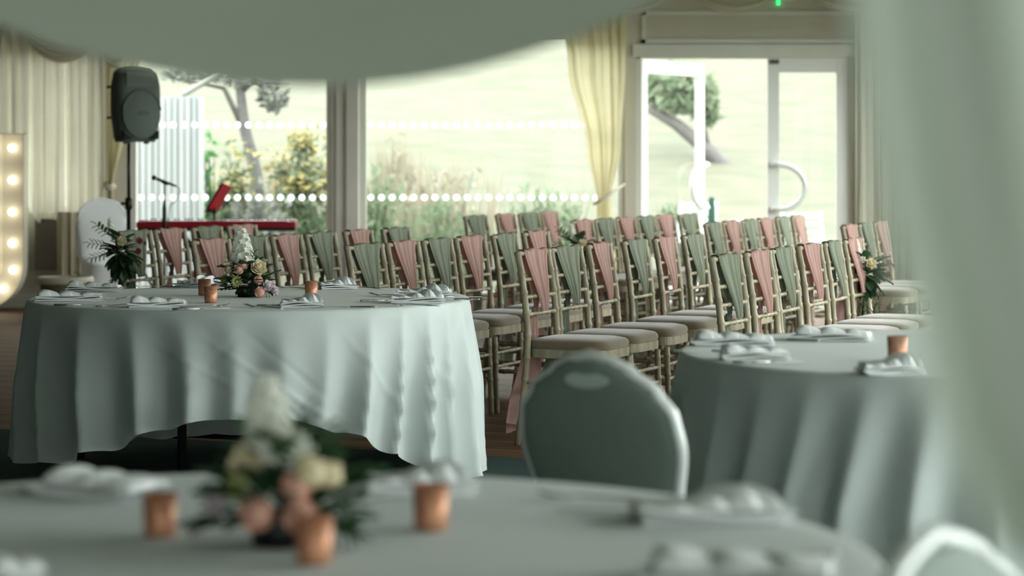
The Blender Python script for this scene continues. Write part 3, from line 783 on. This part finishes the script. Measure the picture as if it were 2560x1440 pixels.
napkin('twisted white napkin behind the single copper cup, near the upright', 842, 722, .16, .11, 12, 6, 1)
napkin('large twisted grey-white napkin at the table end, over a fork and knives', 1046, 757, .215, .11, 4, 7, 1)
napkin('twisted white napkin just behind another at the table end below the sage sash', 1062, 742, .23, .10, -2, 8, 1)
napkin('pleated white napkin at the left corner of the floor-length clothed table', 1838, 862, .245, .13, -4, 9)
napkin('rolled white napkin lying on a knife at the floor-length cloth edge', 1888, 899, .19, .09, 3, 10)
napkin('loosely folded napkin at the far side of the floor-length clothed table', 2086, 850, .24, .13, -14, 11)
napkin('folded napkin beside the copper cup on the floor-length clothed table', 2225, 934, .16, .12, 10, 12, 1)
napkin('blurred white napkin left of a copper cup, near the table rim', 262, 1238, .185, .13, -24, 13)
napkin('blurred twisted napkin behind the copper cup, at the far rim', 1040, 1232, .19, .11, 14, 14, 1)
napkin('blurred bulky white napkin at the rim beside the silver-edged chair', 1765, 1300, .235, .12, 8, 15, 1)
napkin('blurred flat napkin nearest the pale banquet chair', 1860, 1455, .25, .14, -5, 16)
napkin('blurred napkin corner on the near rim, far from the cups', 10, 1462, .10, .10, 20, 17)

# ---------------------------------------------------------------- cutlery
def fork_meshes():
    h = MB(); h.tube([(-.095, 0, .003), (-.06, 0, .004), (-.02, 0, .006), (.03, 0, .008), (.045, 0, .006)], [.0065, .006, .0045, .0035, .0035], 8, (1, .45))
    g = MB(); g.tube([(.04, 0, .006), (.05, 0, .004), (.06, 0, .004), (.066, 0, .005)], [.0035, .009, .0125, .0125], 8, (1, .22))
    for k in range(4):
        y = (k-1.5)*.0066; g.tube([(.064, y, .005), (.085, y, .008), (.103, y, .013)], [.0023, .002, .0012], 5, (1, .6))
    return h.mesh('handle', STEEL), g.mesh('tines', STEEL)
def knife_meshes():
    h = MB(); h.tube([(-.11, 0, .005), (-.105, 0, .005), (-.06, 0, .005), (-.005, 0, .005)], [.004, .0075, .0065, .005], 8, (1, .6))
    g = MB(); g.prism([(0, -.004), (.01, -.009), (.08, -.009), (.112, -.002), (.108, .004), (.06, .006), (0, .004)], -.0008, .0008)
    g.v = [(x, z, y+.005) for x, y, z in g.v]
    return h.mesh('handle', STEEL), g.mesh('blade', STEEL)
FK, KN = fork_meshes(), knife_meshes()
def cutlery(kind, label, px, py, ang, z=NZ+.001, sc=1.0):
    c = onz(px, py, z); t = thing(kind, label, 'cutlery', (c.x, c.y, z), R(ang)); t.scale = (sc,)*3
    m = FK if kind == 'table_fork' else KN
    link('handle', m[0], t); link('tines' if kind == 'table_fork' else 'blade', m[1], t)
cutlery('table_fork', 'steel fork tucked under the outer pleated napkin near the letter', 262, 750, 25)
cutlery('table_fork', 'steel fork lying free between two napkins at the table edge', 296, 766, 32)
cutlery('table_knife', 'steel knife along the front of the outer pleated napkin', 205, 765, 3)
cutlery('table_knife', 'steel knife at the table edge below the two copper cups', 502, 775, 14)
cutlery('table_fork', 'steel fork pointing at the front copper cup', 512, 768, 18)
cutlery('table_fork', 'steel fork beside the small neatly folded napkin', 660, 770, 142)
cutlery('table_knife', 'steel knife tucked under the small neatly folded napkin', 712, 766, 8)
cutlery('table_knife', 'steel knife lying free at the rim right of the small folded napkin', 872, 770, 170)
cutlery('table_knife', 'steel knife on the far rim below the rose sash', 405, 719, 155)
cutlery('table_fork', 'steel fork on the far rim left of the single copper cup', 735, 722, 150)
cutlery('table_fork', 'steel fork on the far rim near the upright', 908, 722, 165)
cutlery('table_fork', 'steel fork tucked under the twisted napkin end', 975, 741, 150)
cutlery('table_knife', 'steel knife poking out left of the large twisted napkin', 965, 754, 20)
cutlery('table_fork', 'steel fork half under the front edge of the large twisted napkin', 1040, 766, 175)
cutlery('table_knife', 'upper steel knife at the table end right of the twisted napkins', 1138, 745, 2)
cutlery('table_knife', 'lower steel knife at the table end right of the twisted napkins', 1132, 751, 178)
cutlery('table_knife', 'steel knife between the napkins on the floor-length clothed table', 1966, 852, 155)
cutlery('table_knife', 'steel knife along the front of the rolled napkin', 1930, 909, 2)
cutlery('table_knife', 'steel knife at the left corner of the floor-length clothed table', 1775, 881, 175)
cutlery('table_knife', 'blurred dark knife at the rim far from the cups, beside the blurred napkin', 40, 1228, 150)
cutlery('table_knife', 'blurred knife under the left blurred napkin', 200, 1232, 152)
cutlery('table_fork', 'blurred fork left of the bulky white napkin', 1500, 1252, 172)
cutlery('table_knife', 'blurred knife just under the bulky white napkin', 1560, 1285, 170)
cutlery('table_knife', 'blurred knife behind the flat napkin near the pale chair', 1900, 1395, 178)
cutlery('table_fork', 'blurred fork left of the napkin at the far rim', 905, 1215, 160)

# ---------------------------------------------------------------- copper candle cups
CUP = MB().lathe([(0, .001), (.0235, .001), (.0255, .006), (.0275, .068), (.0262, .068), (.0245, .012), (0, .012)], 28).mesh('glass_cup', COPPER)
CND = MB().lathe([(0, .035), (.019, .035), (.019, .012)], 20).mesh('tea_light', WAX)
def candle(label, px, py, z=NZ+.001, group=None, sc=1.0):
    c = onz(px, py, z); t = thing('candle_cup', label, 'candle holder', (c.x, c.y, z), 0, group); t.scale = (sc,)*3
    link('glass_cup', CUP, t); link('tea_light', CND, t)
candle('rear copper candle cup of a touching pair beside the table flowers', 511, 738)
candle('front copper candle cup of a touching pair beside the table flowers', 527, 757)
candle('single copper candle cup standing apart behind the small folded napkin', 778, 743)
candle('copper candle cup on the floor-length clothed table', 2243, 903, sc=1.05)
candle('blurred copper cup between the napkin and the flowers', 400, 1340, sc=.95)
candle('blurred copper cup directly in front of the flowers', 785, 1409, sc=.98)
candle('blurred copper cup standing right of the flowers by itself', 1077, 1324, sc=1.02)

# ---------------------------------------------------------------- flowers
def petal_ring(mb, n, r0, r1, z0, z1, wd, ph, curl=.2):
    for k in range(n):
        q = 2*pi*k/n+ph; cx, cy = math.cos(q), math.sin(q)
        def fn(a, b):
            s_ = (a-.5)*2; rr = r0+(r1-r0)*(b**.8)-curl*r1*max(0, b-.8)*-1
            zz = z0+(z1-z0)*math.sin(b*pi/2)
            wq = wd*math.sin(pi*min(1, .25+b*.62))*s_
            rr2 = rr*(1-.12*s_*s_)
            return Vector((cx*rr2-cy*wq, cy*rr2+cx*wq, zz-.12*(z1-z0)*s_*s_*b))
        mb.grid(fn, 4, 4)
def rose_mesh(name, m, r=.03):
    mb = MB(); mb.lathe([(.001, -r*.4), (r*.45, -r*.25), (r*.55, r*.15), (r*.3, r*.55), (.001, r*.62)], 10)
    petal_ring(mb, 3, r*.15, r*.34, -r*.1, r*.72, r*.42, .3); petal_ring(mb, 4, r*.25, r*.58, -r*.25, r*.66, r*.48, 1.1)
    petal_ring(mb, 5, r*.3, r*.82, -r*.35, r*.5, r*.55, .5); petal_ring(mb, 6, r*.35, r*1.05, -r*.4, r*.22, r*.58, 1.7)
    return mb.mesh(name, m)
def bud_mesh(name, m, r=.02):
    mb = MB(); mb.lathe([(.001, -r*1.0), (r*.7, -r*.75), (r*1.0, 0), (r*.82, r*.65), (r*.3, r*.98), (.001, r)], 12)
    petal_ring(mb, 4, r*.5, r*1.02, -r*.8, r*.85, r*.75, .4); return mb.mesh(name, m)
def daisy_mesh(name, m, r=.024):
    mb = MB(); petal_ring(mb, 12, r*.2, r, 0, r*.25, r*.22, 0); petal_ring(mb, 10, r*.15, r*.75, r*.08, r*.45, r*.22, .2)
    mb.lathe([(r*.32, .0), (r*.3, r*.3), (.001, r*.42)], 10); return mb.mesh(name, m)
def spike_mesh(name, m, H=.12, r=.04, n=60, seed=1):
    rnd = random.Random(seed); mb = MB()
    mb.tube([(0, 0, 0), (.004, 0, H*.6), (.0, .0, H)], [.006, .004, .002], 6)
    for k in range(n):
        q = k/n; z = H*(.05+.93*q); rr = r*(1-.6*q**2.4); a = k*2.4+rnd.uniform(-.2, .2)
        c = Vector((math.cos(a)*rr*.72, math.sin(a)*rr*.72, z)); s_ = .0145*(1-.5*q)
        M = Vector((math.cos(a), math.sin(a), .35)).to_track_quat('Z', 'Y').to_matrix()
        for p in range(5):
            b = 2*pi*p/5+rnd.uniform(-.2, .2); e = Vector((math.cos(b), math.sin(b), 0)); g = Vector((-math.sin(b), math.cos(b), 0))
            pts = [Vector((0, 0, -.2))*s_, (e*.6+g*.45+Vector((0, 0, .2)))*s_, (e*1.15+Vector((0, 0, .15*rnd.uniform(-1, 1.5))))*s_, (e*.6-g*.45+Vector((0, 0, .2)))*s_]
            mb.add([c+M @ x for x in pts], [(0, 1, 2, 3)])
    return mb.mesh(name, m)
def leaf_mesh(name, m, L=.05, W=.016):
    def fn(a, b):
        s_ = (a-.5)*2; return Vector((s_*W*math.sin(pi*(b*.94+.03))**.8, L*b, -.25*L*b*b+abs(s_)*W*.35))
    return MB().grid(fn, 4, 6).mesh(name, m)
FL = dict(spike=spike_mesh('flower_spike', PETW), spike2=spike_mesh('flower_spike', PETW, .10, .026, 38, 5), rosew=rose_mesh('white_rose', PETW, .031), rosec=rose_mesh('cream_rose', PETC, .03),
          bud=bud_mesh('blush_bud', PETP, .0185), budc=bud_mesh('cream_bud', PETC, .018), daisy=daisy_mesh('lime_bloom', PETG), burg=daisy_mesh('burgundy_bloom', PETB, .026), pansy=rose_mesh('lilac_white_bloom', mat('lilac_white_petal', (220, 208, 214), .6, transl=.25), .024))
LV = [leaf_mesh('leaf', LEAF, .055, .018), leaf_mesh('leaf', LEAF, .07, .02), leaf_mesh('leaf', LEAF2, .05, .014), leaf_mesh('leaf', LEAF, .035, .009)]
def put(me, name, parent, p, direc, sc=1, roll=0):
    o = link(name, me, parent); q = Vector(direc).normalized().to_track_quat('Z', 'Y') @ Matrix.Rotation(roll, 3, 'Z').to_quaternion()
    o.rotation_mode = 'QUATERNION'; o.rotation_quaternion = q; o.location = p; o.scale = (sc,)*3; return o
def putleaf(parent, p, direc, sc, me):
    d_ = Vector(direc).normalized(); o = link('leaf', me, parent)
    o.rotation_mode = 'QUATERNION'; o.rotation_quaternion = d_.to_track_quat('Y', 'Z'); o.location = p; o.scale = (sc,)*3; return o
NAMES = dict(spike='flower_spike', spike2='flower_spike', rosew='white_rose', rosec='cream_rose', bud='blush_bud', budc='cream_bud', daisy='lime_bloom', burg='burgundy_bloom', pansy='lilac_white_bloom')
def sprig(parent, p, direc, n=7, L=.08, me=None):
    d_ = Vector(direc).normalized(); side = d_.cross(Vector((0, 1, .2))).normalized()
    MB().tube([p, Vector(p)+d_*L*.5, Vector(p)+d_*L+Vector((0, 0, -.006))], .0013, 5).build('sprig_stem', LEAF, parent)
    for k in range(n):
        q = .25+.75*k/(n-1); putleaf(parent, Vector(p)+d_*L*q, d_*.6+side*(1 if k % 2 else -1)*.8 if k < n-1 else d_, .75, me or LV[3])
def arrangement(label, c, seed, mirror=1, sc=1.0, cfg=None):
    rnd = random.Random(seed)
    t = thing('flower_arrangement', label, 'flowers', c, 0); t.scale = (sc,)*3
    MB().lathe([(0, 0), (.04, 0), (.048, .045), (.044, .045), (0, .04)], 20).build('foam_bowl', mat('black_bowl', (14, 18, 15), .5), t)
    for kind, x, y, z, dx, dy, dz, s_ in cfg:
        put(FL[kind], NAMES[kind], t, (x*1.2*mirror, y-.012, z), (dx*mirror, dy, dz), s_*1.1, rnd.uniform(0, 6))
    for k in range(150):
        a = rnd.uniform(0, 6.28); el = rnd.uniform(-.1, 1.3); rr = rnd.uniform(.03, .076)
        p = Vector((math.cos(a)*rr*math.cos(el)*1.25, math.sin(a)*rr*math.cos(el), .03+rr*1.5*max(0, math.sin(el))))
        putleaf(t, p, (math.cos(a)*.8, math.sin(a)*.8, .25+math.sin(el)*.9+rnd.uniform(-.55, .3)), rnd.uniform(.7, 1.12)*(.8 if el < .3 else 1), LV[k % 3])
    for p, d_ in (((.05, -.03, .05), (1, -.2, .1)), ((.055, -.04, .03), (1, -.3, -.15)), ((.045, .0, .085), (.8, -.1, .7)), ((-.04, -.02, .06), (-1, -.2, .25)), ((.01, -.03, .14), (.5, -.2, .9))):
        sprig(t, (p[0]*mirror, p[1], p[2]), (d_[0]*mirror, d_[1], d_[2]), 7, .05)
    return t
cfgM = [('spike', -.012, 0, .115, -.05, -.08, 1, 1.35), ('rosew', -.03, -.01, .145, -.3, -.6, .7, .9), ('rosew', .0, -.01, .155, .2, -.6, .8, .9), ('rosec', .045, -.045, .125, .35, -.9, .45, 1.05),
        ('bud', -.022, -.055, .115, -.2, -.9, .4, 1), ('bud', -.008, -.05, .135, .1, -.8, .6, .9), ('bud', .045, -.062, .072, .3, -.9, .2, .95), ('bud', .05, -.065, .022, .3, -.9, .1, 1.1),
        ('daisy', -.028, -.066, .068, -.2, -1, .25, 1), ('daisy', -.075, -.035, .075, -.8, -.7, .3, .8), ('pansy', .078, -.05, .05, .6, -.8, .3, .9), ('pansy', .1, -.045, .03, .8, -.6, .2, .75), ('budc', -.06, -.04, .115, -.5, -.7, .5, .8)]
c = onz(618, 742, NZ)
arrangement('table flowers with a white spike and blush buds, beside a touching pair of copper cups', (c.x, c.y, NZ), 4, 1, 1.0, cfgM)
cfgF = [('spike', -.012, 0, .105, -.05, .02, 1, .98), ('rosew', .01, -.02, .135, .3, -.5, .8, 1), ('rosec', -.035, -.02, .115, -.5, -.6, .6, .95), ('bud', .02, -.055, .085, .2, -.9, .4, 1.0), ('budc', .035, -.05, .105, .5, -.8, .4, 1.1),
        ('bud', .025, -.065, .05, .2, -1, .2, 1.15), ('bud', -.02, -.065, .052, -.2, -1, .2, 1.1), ('daisy', -.045, -.04, .085, -.5, -.8, .4, .8), ('budc', .055, -.03, .1, .7, -.6, .4, .9), ('pansy', -.07, -.02, .06, -.8, -.4, .4, .8)]
c = onz(706, 1362, NZ)
arrangement('blurred table flowers with a tall white spike, among three separate copper cups', (c.x, c.y, NZ), 9, 1, 1.08, cfgF)
def pew(label, c, seed, rose=True):
    rnd = random.Random(seed); t = thing('pew_flowers', label, 'flowers', c, 0)
    for kind, x, y, z, dx, dy, dz, s_ in [('spike2', -.05, -.02, .13, -.15, -.1, 1, 1.0), ('rosec', .015, -.07, .09, .1, -1, .3, 1.0), ('burg', .11, -.04, .09, .6, -.7, .3, 1), ('burg', .105, -.05, .03, .6, -.8, -.1, .9), ('burg', .14, -.02, .075, .9, -.4, .1, .7), ('rosew', -.03, -.05, .11, -.3, -.8, .5, .7)]:
        put(FL[kind], NAMES[kind], t, (x, y, z), (dx, dy, dz), s_, rnd.uniform(0, 6))
    for k in range(80):
        a = rnd.uniform(0, 6.28); el = rnd.uniform(-1.4, 1.2); rr = rnd.uniform(.01, .07)
        p = Vector((math.cos(a)*rr*math.cos(el), -.02+.5*math.sin(a)*rr*math.cos(el), .02+rr*1.5*math.sin(el)))
        putleaf(t, p, (math.cos(a), math.sin(a)*.6, math.sin(el)), rnd.uniform(.8, 1.5), LV[k % 2])
    for p, d_ in (((-.06, 0, .06), (-1, -.1, .15)), ((-.05, 0, .1), (-.8, 0, .7)), ((-.05, 0, .02), (-1, -.1, -.25)), ((-.02, 0, -.08), (-.4, 0, -1)), ((.03, 0, -.06), (.4, 0, -1)), ((.0, 0, -.1), (.1, 0, -1))):
        sprig(t, p, d_, 9, .13, LV[2])
    MB().tube([(-.02, .02, -.2), (0, 0, 0)], .006, 6).build('stems', LEAF, t)
    return t
c = at(303, 640, 13.80); pew('dark leafy flower bunch with burgundy blooms tied to the end chair near the letter', c, 3)
c = at(1450, 640, 16.25); pew('leafy flower bunch tied to the aisle end of the second row', c, 8)
c = at(2166, 700, 12.5); pew('leafy flower bunch on the last chair beside the near hanging curtain', c, 12)

# ---------------------------------------------------------------- musicians' corner
DS = 18.4; SS_ = FPX/DS
p0 = at(322, 770, DS)
t = thing('speaker_stand', 'black tripod pole stand carrying the loudspeaker', 'stand', (p0.x, DS, 0))
zsp = at(0, 355, DS).z
MB().tube([(0, 0, .25), (0, 0, 1.0)], .02, 10).build('outer_tube', DARKM, t)
MB().tube([(0, 0, .95), (0, 0, zsp+.05)], .014, 10).build('inner_pole', DARKM, t)
MB().lathe([(.02, .93), (.03, .94), (.03, 1.02), (.016, 1.03)], 12).build('collar', DARKM, t)
MB().tube([(0, 0, .98), (-.06, -.01, .98)], [.008, .014], 8).build('clamp_knob', DARKM, t)
MB().lathe([(.02, .55), (.035, .56), (.035, .64), (.02, .65)], 12).build('collar', DARKM, t)
for k in range(3):
    a = R(30+120*k); e = Vector((math.cos(a), math.sin(a), 0))
    l_ = MB().tube([e*.03+Vector((0, 0, .6)), e*.38+Vector((0, 0, .012))], .011, 7).build('leg', DARKM, t)
    MB().tube([Vector((0, 0, .28))+e*.02, e*.2+Vector((0, 0, .31))], .008, 6).build('strut', DARKM, t)
# loudspeaker: local x across, -y front
sp = thing('loudspeaker', 'dark grey moulded loudspeaker on a tall pole', 'loudspeaker', (at(333, 0, DS).x, DS, zsp), R(33))
SPM = mat('loudspeaker_plastic', (82, 91, 84), .55, bump=.05, bscale=200); GRM = mat('loudspeaker_grille', (92, 103, 96), .5, bump=.3, bscale=500)
HS = .60
def body(a, b):
    th = 2*pi*a; z = HS*b
    hw = interp([(0, .155), (.04, .165), (.25, .19), (.42, .19), (.54, .172), (.585, .13), (.60, .05)], z)
    dp = interp([(0, .13), (.06, .15), (.3, .165), (.5, .15), (.58, .1), (.60, .04)], z)
    cx, cy = math.cos(th), math.sin(th); x = math.copysign(abs(cx)**.45, cx); y = math.copysign(abs(cy)**.45, cy)
    if y > 0: x *= 1-.32*y
    return Vector((x*hw, y*dp, z))
cb_ = MB().grid(body, 48, 36, wrap=True); n_ = 48
cb_.f += [tuple(reversed(range(n_))), tuple(36*n_+k for k in range(n_))]; cb_.sm += [False, False]
cb_.build('cabinet', SPM, sp)
def grille(a, b):
    q = 2*pi*a; rr = b
    return Vector((.158*rr*math.cos(q), -.168-.028*(1-rr*rr), .215+.185*rr*math.sin(q)))
MB().grid(grille, 36, 8, wrap=True).build('grille', GRM, sp)
MB().tube([(.162*math.cos(R(a)), -.166, .215+.192*math.sin(R(a))) for a in range(10, 171, 10)], .008, 6).build('waveguide_edge', SPM, sp)
def horn(a, b):
    x = -.125+.25*a; z = .43+.115*b; e = (1-(2*a-1)**2)*(1-(2*b-1)**2)
    return Vector((x, -.158-.006*e, z))
MB().grid(horn, 12, 8).build('horn_panel', GRM, sp)
for s_ in (-1, 1):
    MB().prism([(s_*.075, .02), (s_*.14, .02), (s_*.15, .04), (s_*.15, .09), (s_*.125, .065)], -.160, -.135).build('port', mat('port_black', (6, 8, 7), .8), sp)
    MB().box((s_*.085, -.06, -.008), (.03, .04, .016)).build('foot', BLACK, sp)
for z in (.19, .43): MB().box((-.188, .02, z), (.03, .05, .02)).build('side_fixing', BLACK, sp)
mk = mat('embossed_mark', (92, 102, 96), .5)
for k, hh in enumerate((.03, .045, .045, .02, .045, .03)): MB().box((-.04+.016*k, -.197, .215+hh*.2), (.005, .004, hh)).build('badge_stroke', mk, sp)
# keyboard on its stand
RED = mat('red_lacquer', (150, 18, 34), .35)
kx0, kx1 = at(348, 0, DS+.3).x, at(742, 0, DS+.3).x; kz = at(0, 575, DS+.3).z
t = thing('stage_keyboard', 'red and black stage keyboard behind the first chair row', 'keyboard', ((kx0+kx1)/2, DS+.3, kz), R(1.5))
hl = (kx1-kx0)/2
MB().box((0, 0, .045), (2*hl, .32, .05)).build('case', RED, t, bevel=.008)
MB().box((0, .0, .01), (2*hl-.01, .30, .03)).build('underside', BLACK, t)
kb = MB()
for k in range(42): kb.box((-hl+.07+k*(2*hl-.14)/42+.013, .08, .073), ((2*hl-.14)/42-.0015, .13, .012))
o = kb.build('white_keys', mat('ivory_key', (228, 226, 215), .3), t); o['kind'] = 'stuff'
kb = MB()
for k in range(41):
    if k % 7 not in (2, 6): kb.box((-hl+.07+(k+1)*(2*hl-.14)/42, .055, .084), (.011, .085, .012))
o = kb.build('black_keys', BLACK, t); o['kind'] = 'stuff'
MB().box((0, -.09, .073), (2*hl-.14, .12, .006)).build('control_panel', RED, t)
for s_ in (-1, 1): MB().box((s_*(hl-.03), .04, .074), (.05, .22, .014)).build('end_block', RED, t)
st = thing('keyboard_stand', 'crossed black stand under the red keyboard', 'stand', ((kx0+kx1)/2, DS+.3, 0))
for y in (-.09, .09):
    MB().tube([(-.3, y, .0), (.3, y, kz-.02)], .016, 8).build('leg', DARKM, st); MB().tube([(.3, y*.6, .0), (-.3, y*.6, kz-.02)], .016, 8).build('leg', DARKM, st)
for x in (-.3, .3):
    MB().tube([(x, -.16, kz-.018), (x, .16, kz-.018)], .014, 8).build('rest_bar', DARKM, st); MB().tube([(x, -.2, .016), (x, .2, .016)], .014, 8).build('foot_bar', DARKM, st)
MB().prism([(-.13, .0), (.13, 0), (.0, .12)], -.02, .02).build('brace_plate', mat('rust_plate', (140, 66, 46), .6), st, (-.12, -.12, kz*.5))
# music stand with red board
mx0 = at(512, 0, DS+.1).x
t = thing('music_stand', 'tilted red music board on a thin stand by the keyboard', 'music stand', (mx0+.01, DS+.62, 0))
MB().tube([(0, 0, .02), (0, 0, at(0, 520, DS+.5).z)], .01, 8).build('pole', DARKM, t)
for k in range(3):
    a = R(90+120*k); MB().tube([(0, 0, .16), (.2*math.cos(a), .2*math.sin(a), .01)], .008, 6).build('leg', DARKM, t)
zb = at(0, 525, DS+.5).z
M_ = Matrix.Rotation(R(30), 3, 'Y') @ Matrix.Rotation(R(62), 3, 'Z')
MB().box((.045, 0, zb+.10), (.14, .012, .24), M_).build('board', RED, t, bevel=.003)
MB().box((.032, .012, zb+.09), (.15, .010, .25), M_).build('board_back', BLACK, t)
MB().box((-.03, 0, zb-.012), (.10, .05, .014)).build('lip', BLACK, t)
# microphone on its stand
xm = at(411, 0, DS-.1).x
t = thing('microphone_stand', 'thin black microphone stand in front of the pale shed', 'stand', (xm, DS-.1, 0))
ztop = at(0, 458, DS-.1).z
MB().lathe([(0, 0), (.13, 0), (.13, .012), (.03, .03), (.012, .04), (0, .04)], 20).build('base', DARKM, t)
MB().tube([(0, 0, .03), (0, 0, ztop-.16)], .011, 8).build('lower_tube', DARKM, t)
MB().tube([(0, 0, ztop-.3), (0, 0, ztop)], .0055, 8).build('upper_rod', DARKM, t)
MB().lathe([(.011, ztop-.36), (.017, ztop-.33), (.017, ztop-.2), (.008, ztop-.13)], 10).build('height_clutch', DARKM, t)
MB().tube([(-.02, 0, ztop+.012), (.03, 0, ztop-.008)], .012, 8).build('clip', DARKM, t)
t = thing('microphone', 'black handheld microphone held in the thin stand, pointing at the loudspeaker', 'microphone', (xm, DS-.1, ztop+.012), 0)
MB().tube([(-.06, 0, .022), (.02, 0, -.008), (.09, 0, -.034)], [.013, .011, .009], 10).build('body', DARKM, t)
MB().tube([(-.1, 0, .037), (-.092, 0, .034), (-.08, 0, .03), (-.065, 0, .024)], [.01, .019, .021, .014], 10).build('grille_head', DARKM, t)
MB().tube(smoothpath([(.09, 0, -.034), (.12, 0, -.07), (.08, 0, -.16), (.03, .02, -.26), (.02, .02, -.9), (.05, 0, -ztop+.0)], 5), .0035, 6).build('cable', DARKM, t)

# ---------------------------------------------------------------- light-up letter at the wall
LD = 20.5; SL = FPX/LD
lt = thing('light_up_letter', 'tall white light-up letter with bulbs by the pleated drapes', 'letter', (at(-60, 0, LD).x, LD, 0))
def lx(px): return (px+60)/SL
zt0 = at(0, 336, LD).z; hookr = .38
ox, ix = lx(62), lx(3)
cx_ = ox-hookr; cz_ = hookr+.02
outer = [(ox, zt0)]+[(cx_+hookr*math.cos(R(a)), cz_+hookr*math.sin(R(a))) for a in range(0, -181, -10)]
inr = hookr-(ox-ix)
inner = [(cx_+inr*math.cos(R(a)), cz_+inr*math.sin(R(a))) for a in range(-180, 1, 10)]+[(ix, zt0)]
ol = outer+inner
LM = mat('letter_white', (226, 222, 206), .5)
MB().prism(ol, .06, .08).build('back_panel', LM, lt)
rim = MB(); nol = len(ol)
for i in range(nol):
    a, b = Vector((ol[i][0], 0, ol[i][1])), Vector((ol[(i+1) % nol][0], 0, ol[(i+1) % nol][1]))
    n2 = Vector((-(b-a).z, 0, (b-a).x)).normalized()*.008
    rim.add([a+Vector((0, -.08, 0)), b+Vector((0, -.08, 0)), b+Vector((0, .08, 0)), a+Vector((0, .08, 0)), a+n2+Vector((0, -.08, 0)), b+n2+Vector((0, -.08, 0)), b+n2+Vector((0, .08, 0)), a+n2+Vector((0, .08, 0))],
            [(0, 1, 2, 3), (7, 6, 5, 4), (0, 4, 5, 1), (2, 6, 7, 3)], False)
rim.build('rim', LM, lt)
BM_ = MB().lathe([(.001, -.032), (.02, -.026), (.029, 0), (.022, .022), (.012, .036), (.012, .05)], 12, axis=Matrix.Rotation(R(-90), 3, 'X')).mesh('bulb', mat('warm_bulb', (255, 244, 222), .3, emit=6))
mid_ = (ox+ix)/2
bz = [at(0, y_, LD).z for y_ in (370, 450, 530, 608)]
for z in bz: link('bulb', BM_, lt, (mid_-.01, -.01, z))
for a in (-8, -48, -90, -132, -172):
    rr = (hookr+inr)/2; link('bulb', BM_, lt, (cx_+rr*math.cos(R(a)), -.01, cz_+rr*math.sin(R(a))))

# small things near the glass
tq = onz(848, 742, 0)
t = thing('blue_tub', 'small blue tub standing on the floor at the window upright', 'tub', (at(843, 0, 20.3).x, 20.3, 0))
MB().lathe([(0, 0), (.06, 0), (.075, .27), (.068, .27), (.055, .01)], 18).build('bucket', mat('blue_plastic', (60, 116, 170), .4), t)
MB().lathe([(.076, .26), (.082, .27), (.076, .28), (.0, .285)], 18).build('lid', mat('pale_blue_plastic', (150, 180, 200), .4), t)
t = thing('spray_bottle', 'white plastic bottle beside the blue tub', 'bottle', (at(878, 0, 20.25).x, 20.25, 0))
MB().lathe([(0, 0), (.04, 0), (.042, .2), (.03, .26), (.014, .29), (.014, .31), (0, .31)], 16).build('body', mat('white_plastic', (230, 232, 230), .4), t)
MB().lathe([(.018, .30), (.018, .335), (0, .34)], 12).build('cap', mat('white_plastic', (230, 232, 230)), t)
t = thing('potted_plant', 'small dark green plant in a pot by the covered chair', 'plant', (at(212, 0, 20.2).x, 20.2, 0))
MB().lathe([(0, 0), (.07, 0), (.09, .18), (.08, .18), (0, .16)], 16).build('pot', mat('cream_pot', (200, 192, 172), .6), t)
rnd = random.Random(5)
for k in range(36):
    a = rnd.uniform(0, 6.28); putleaf(t, (rnd.uniform(-.04, .04), rnd.uniform(-.04, .04), .18+rnd.uniform(0, .12)), (math.cos(a), math.sin(a), rnd.uniform(-.1, .9)), rnd.uniform(1.3, 2.2), LV[0])

# ---------------------------------------------------------------- hangings close to the entrance
VO = mat('grey_ivory_voile', (184, 190, 176), .85, transl=.5, var=.03, scale=2)
def near_swag(a, b):
    x = -.22+(a-.5)*2*1.62
    dx = x+.22
    zh = 1.384+(.66 if dx > 0 else .56)*dx*dx; zh = min(zh, 3.0)
    z = zh+(3.04-zh)*b; k = 4*a*(1-a)
    return Vector((x, 2.6+.06*math.sin(b*pi*9)*k*(1-.5*b)*min(1, b*8)-.12*k*b*(1-b), z))
tag(MB().grid(near_swag, 90, 60).build('ceiling_swag', VO), 'large blurred ivory swag hanging low from the ceiling', 'swag')
def nl_(z):
    return interp([(0.02, .40), (.95, .37), (1.06, .300), (1.13, .215), (1.20, .180), (1.30, .160), (1.36, .148), (1.6, .10), (3.04, -.05)], z)
def near_curt(a, b):
    z = 3.04+(.02-3.04)*b; l = nl_(z); r = l+interp([(0, .5), (.95, .22), (1.3, .55), (3.04, 1.1)], z)
    k = a*7*2*pi
    return Vector((l+(r-l)*a, 1.02+.035*math.sin(k+.6*math.sin(z*2))+.012*math.sin(2.1*k)+.1*a, z))
t = thing('entrance_curtain', 'large blurred ivory curtain hanging to the floor by the entrance', 'curtain', (0, 0, 0))
MB().grid(near_curt, 110, 60).build('curtain_cloth', mat('pale_ivory_voile', (208, 216, 204), .85, transl=.5), t)
MB().tube([(.34, .93, .96), (.48, .90, .93), (.66, 1.0, .96), (.66, 1.18, 1.0), (.46, 1.2, 1.0), (.34, 1.1, .98), (.34, .93, .96)], .018, 8, (1, 2)).build('tie_band', IV2, t)

# repeats that are told apart by their labels still belong together
GROUPS = dict(folded_napkin='folded napkins on the round tables', table_fork='steel forks on the round tables', table_knife='steel knives on the round tables', candle_cup='copper candle cups on the tables',
              flower_arrangement='flower centrepieces', pew_flowers='flower bunches tied to chairs', round_table='round tables', tablecloth='white tablecloths', banquet_chair='banquet chairs',
              draped_swag='swags along the glazed end wall', tied_curtain='tied-back cream curtains', garden_shrub='shrubs outside the windows', garden_tree='trees outside the windows', garden_chair='white garden chairs')
for o in S.objects:
    k = o.name.split('.')[0]
    if o.parent is None and k in GROUPS: o['group'] = GROUPS[k]
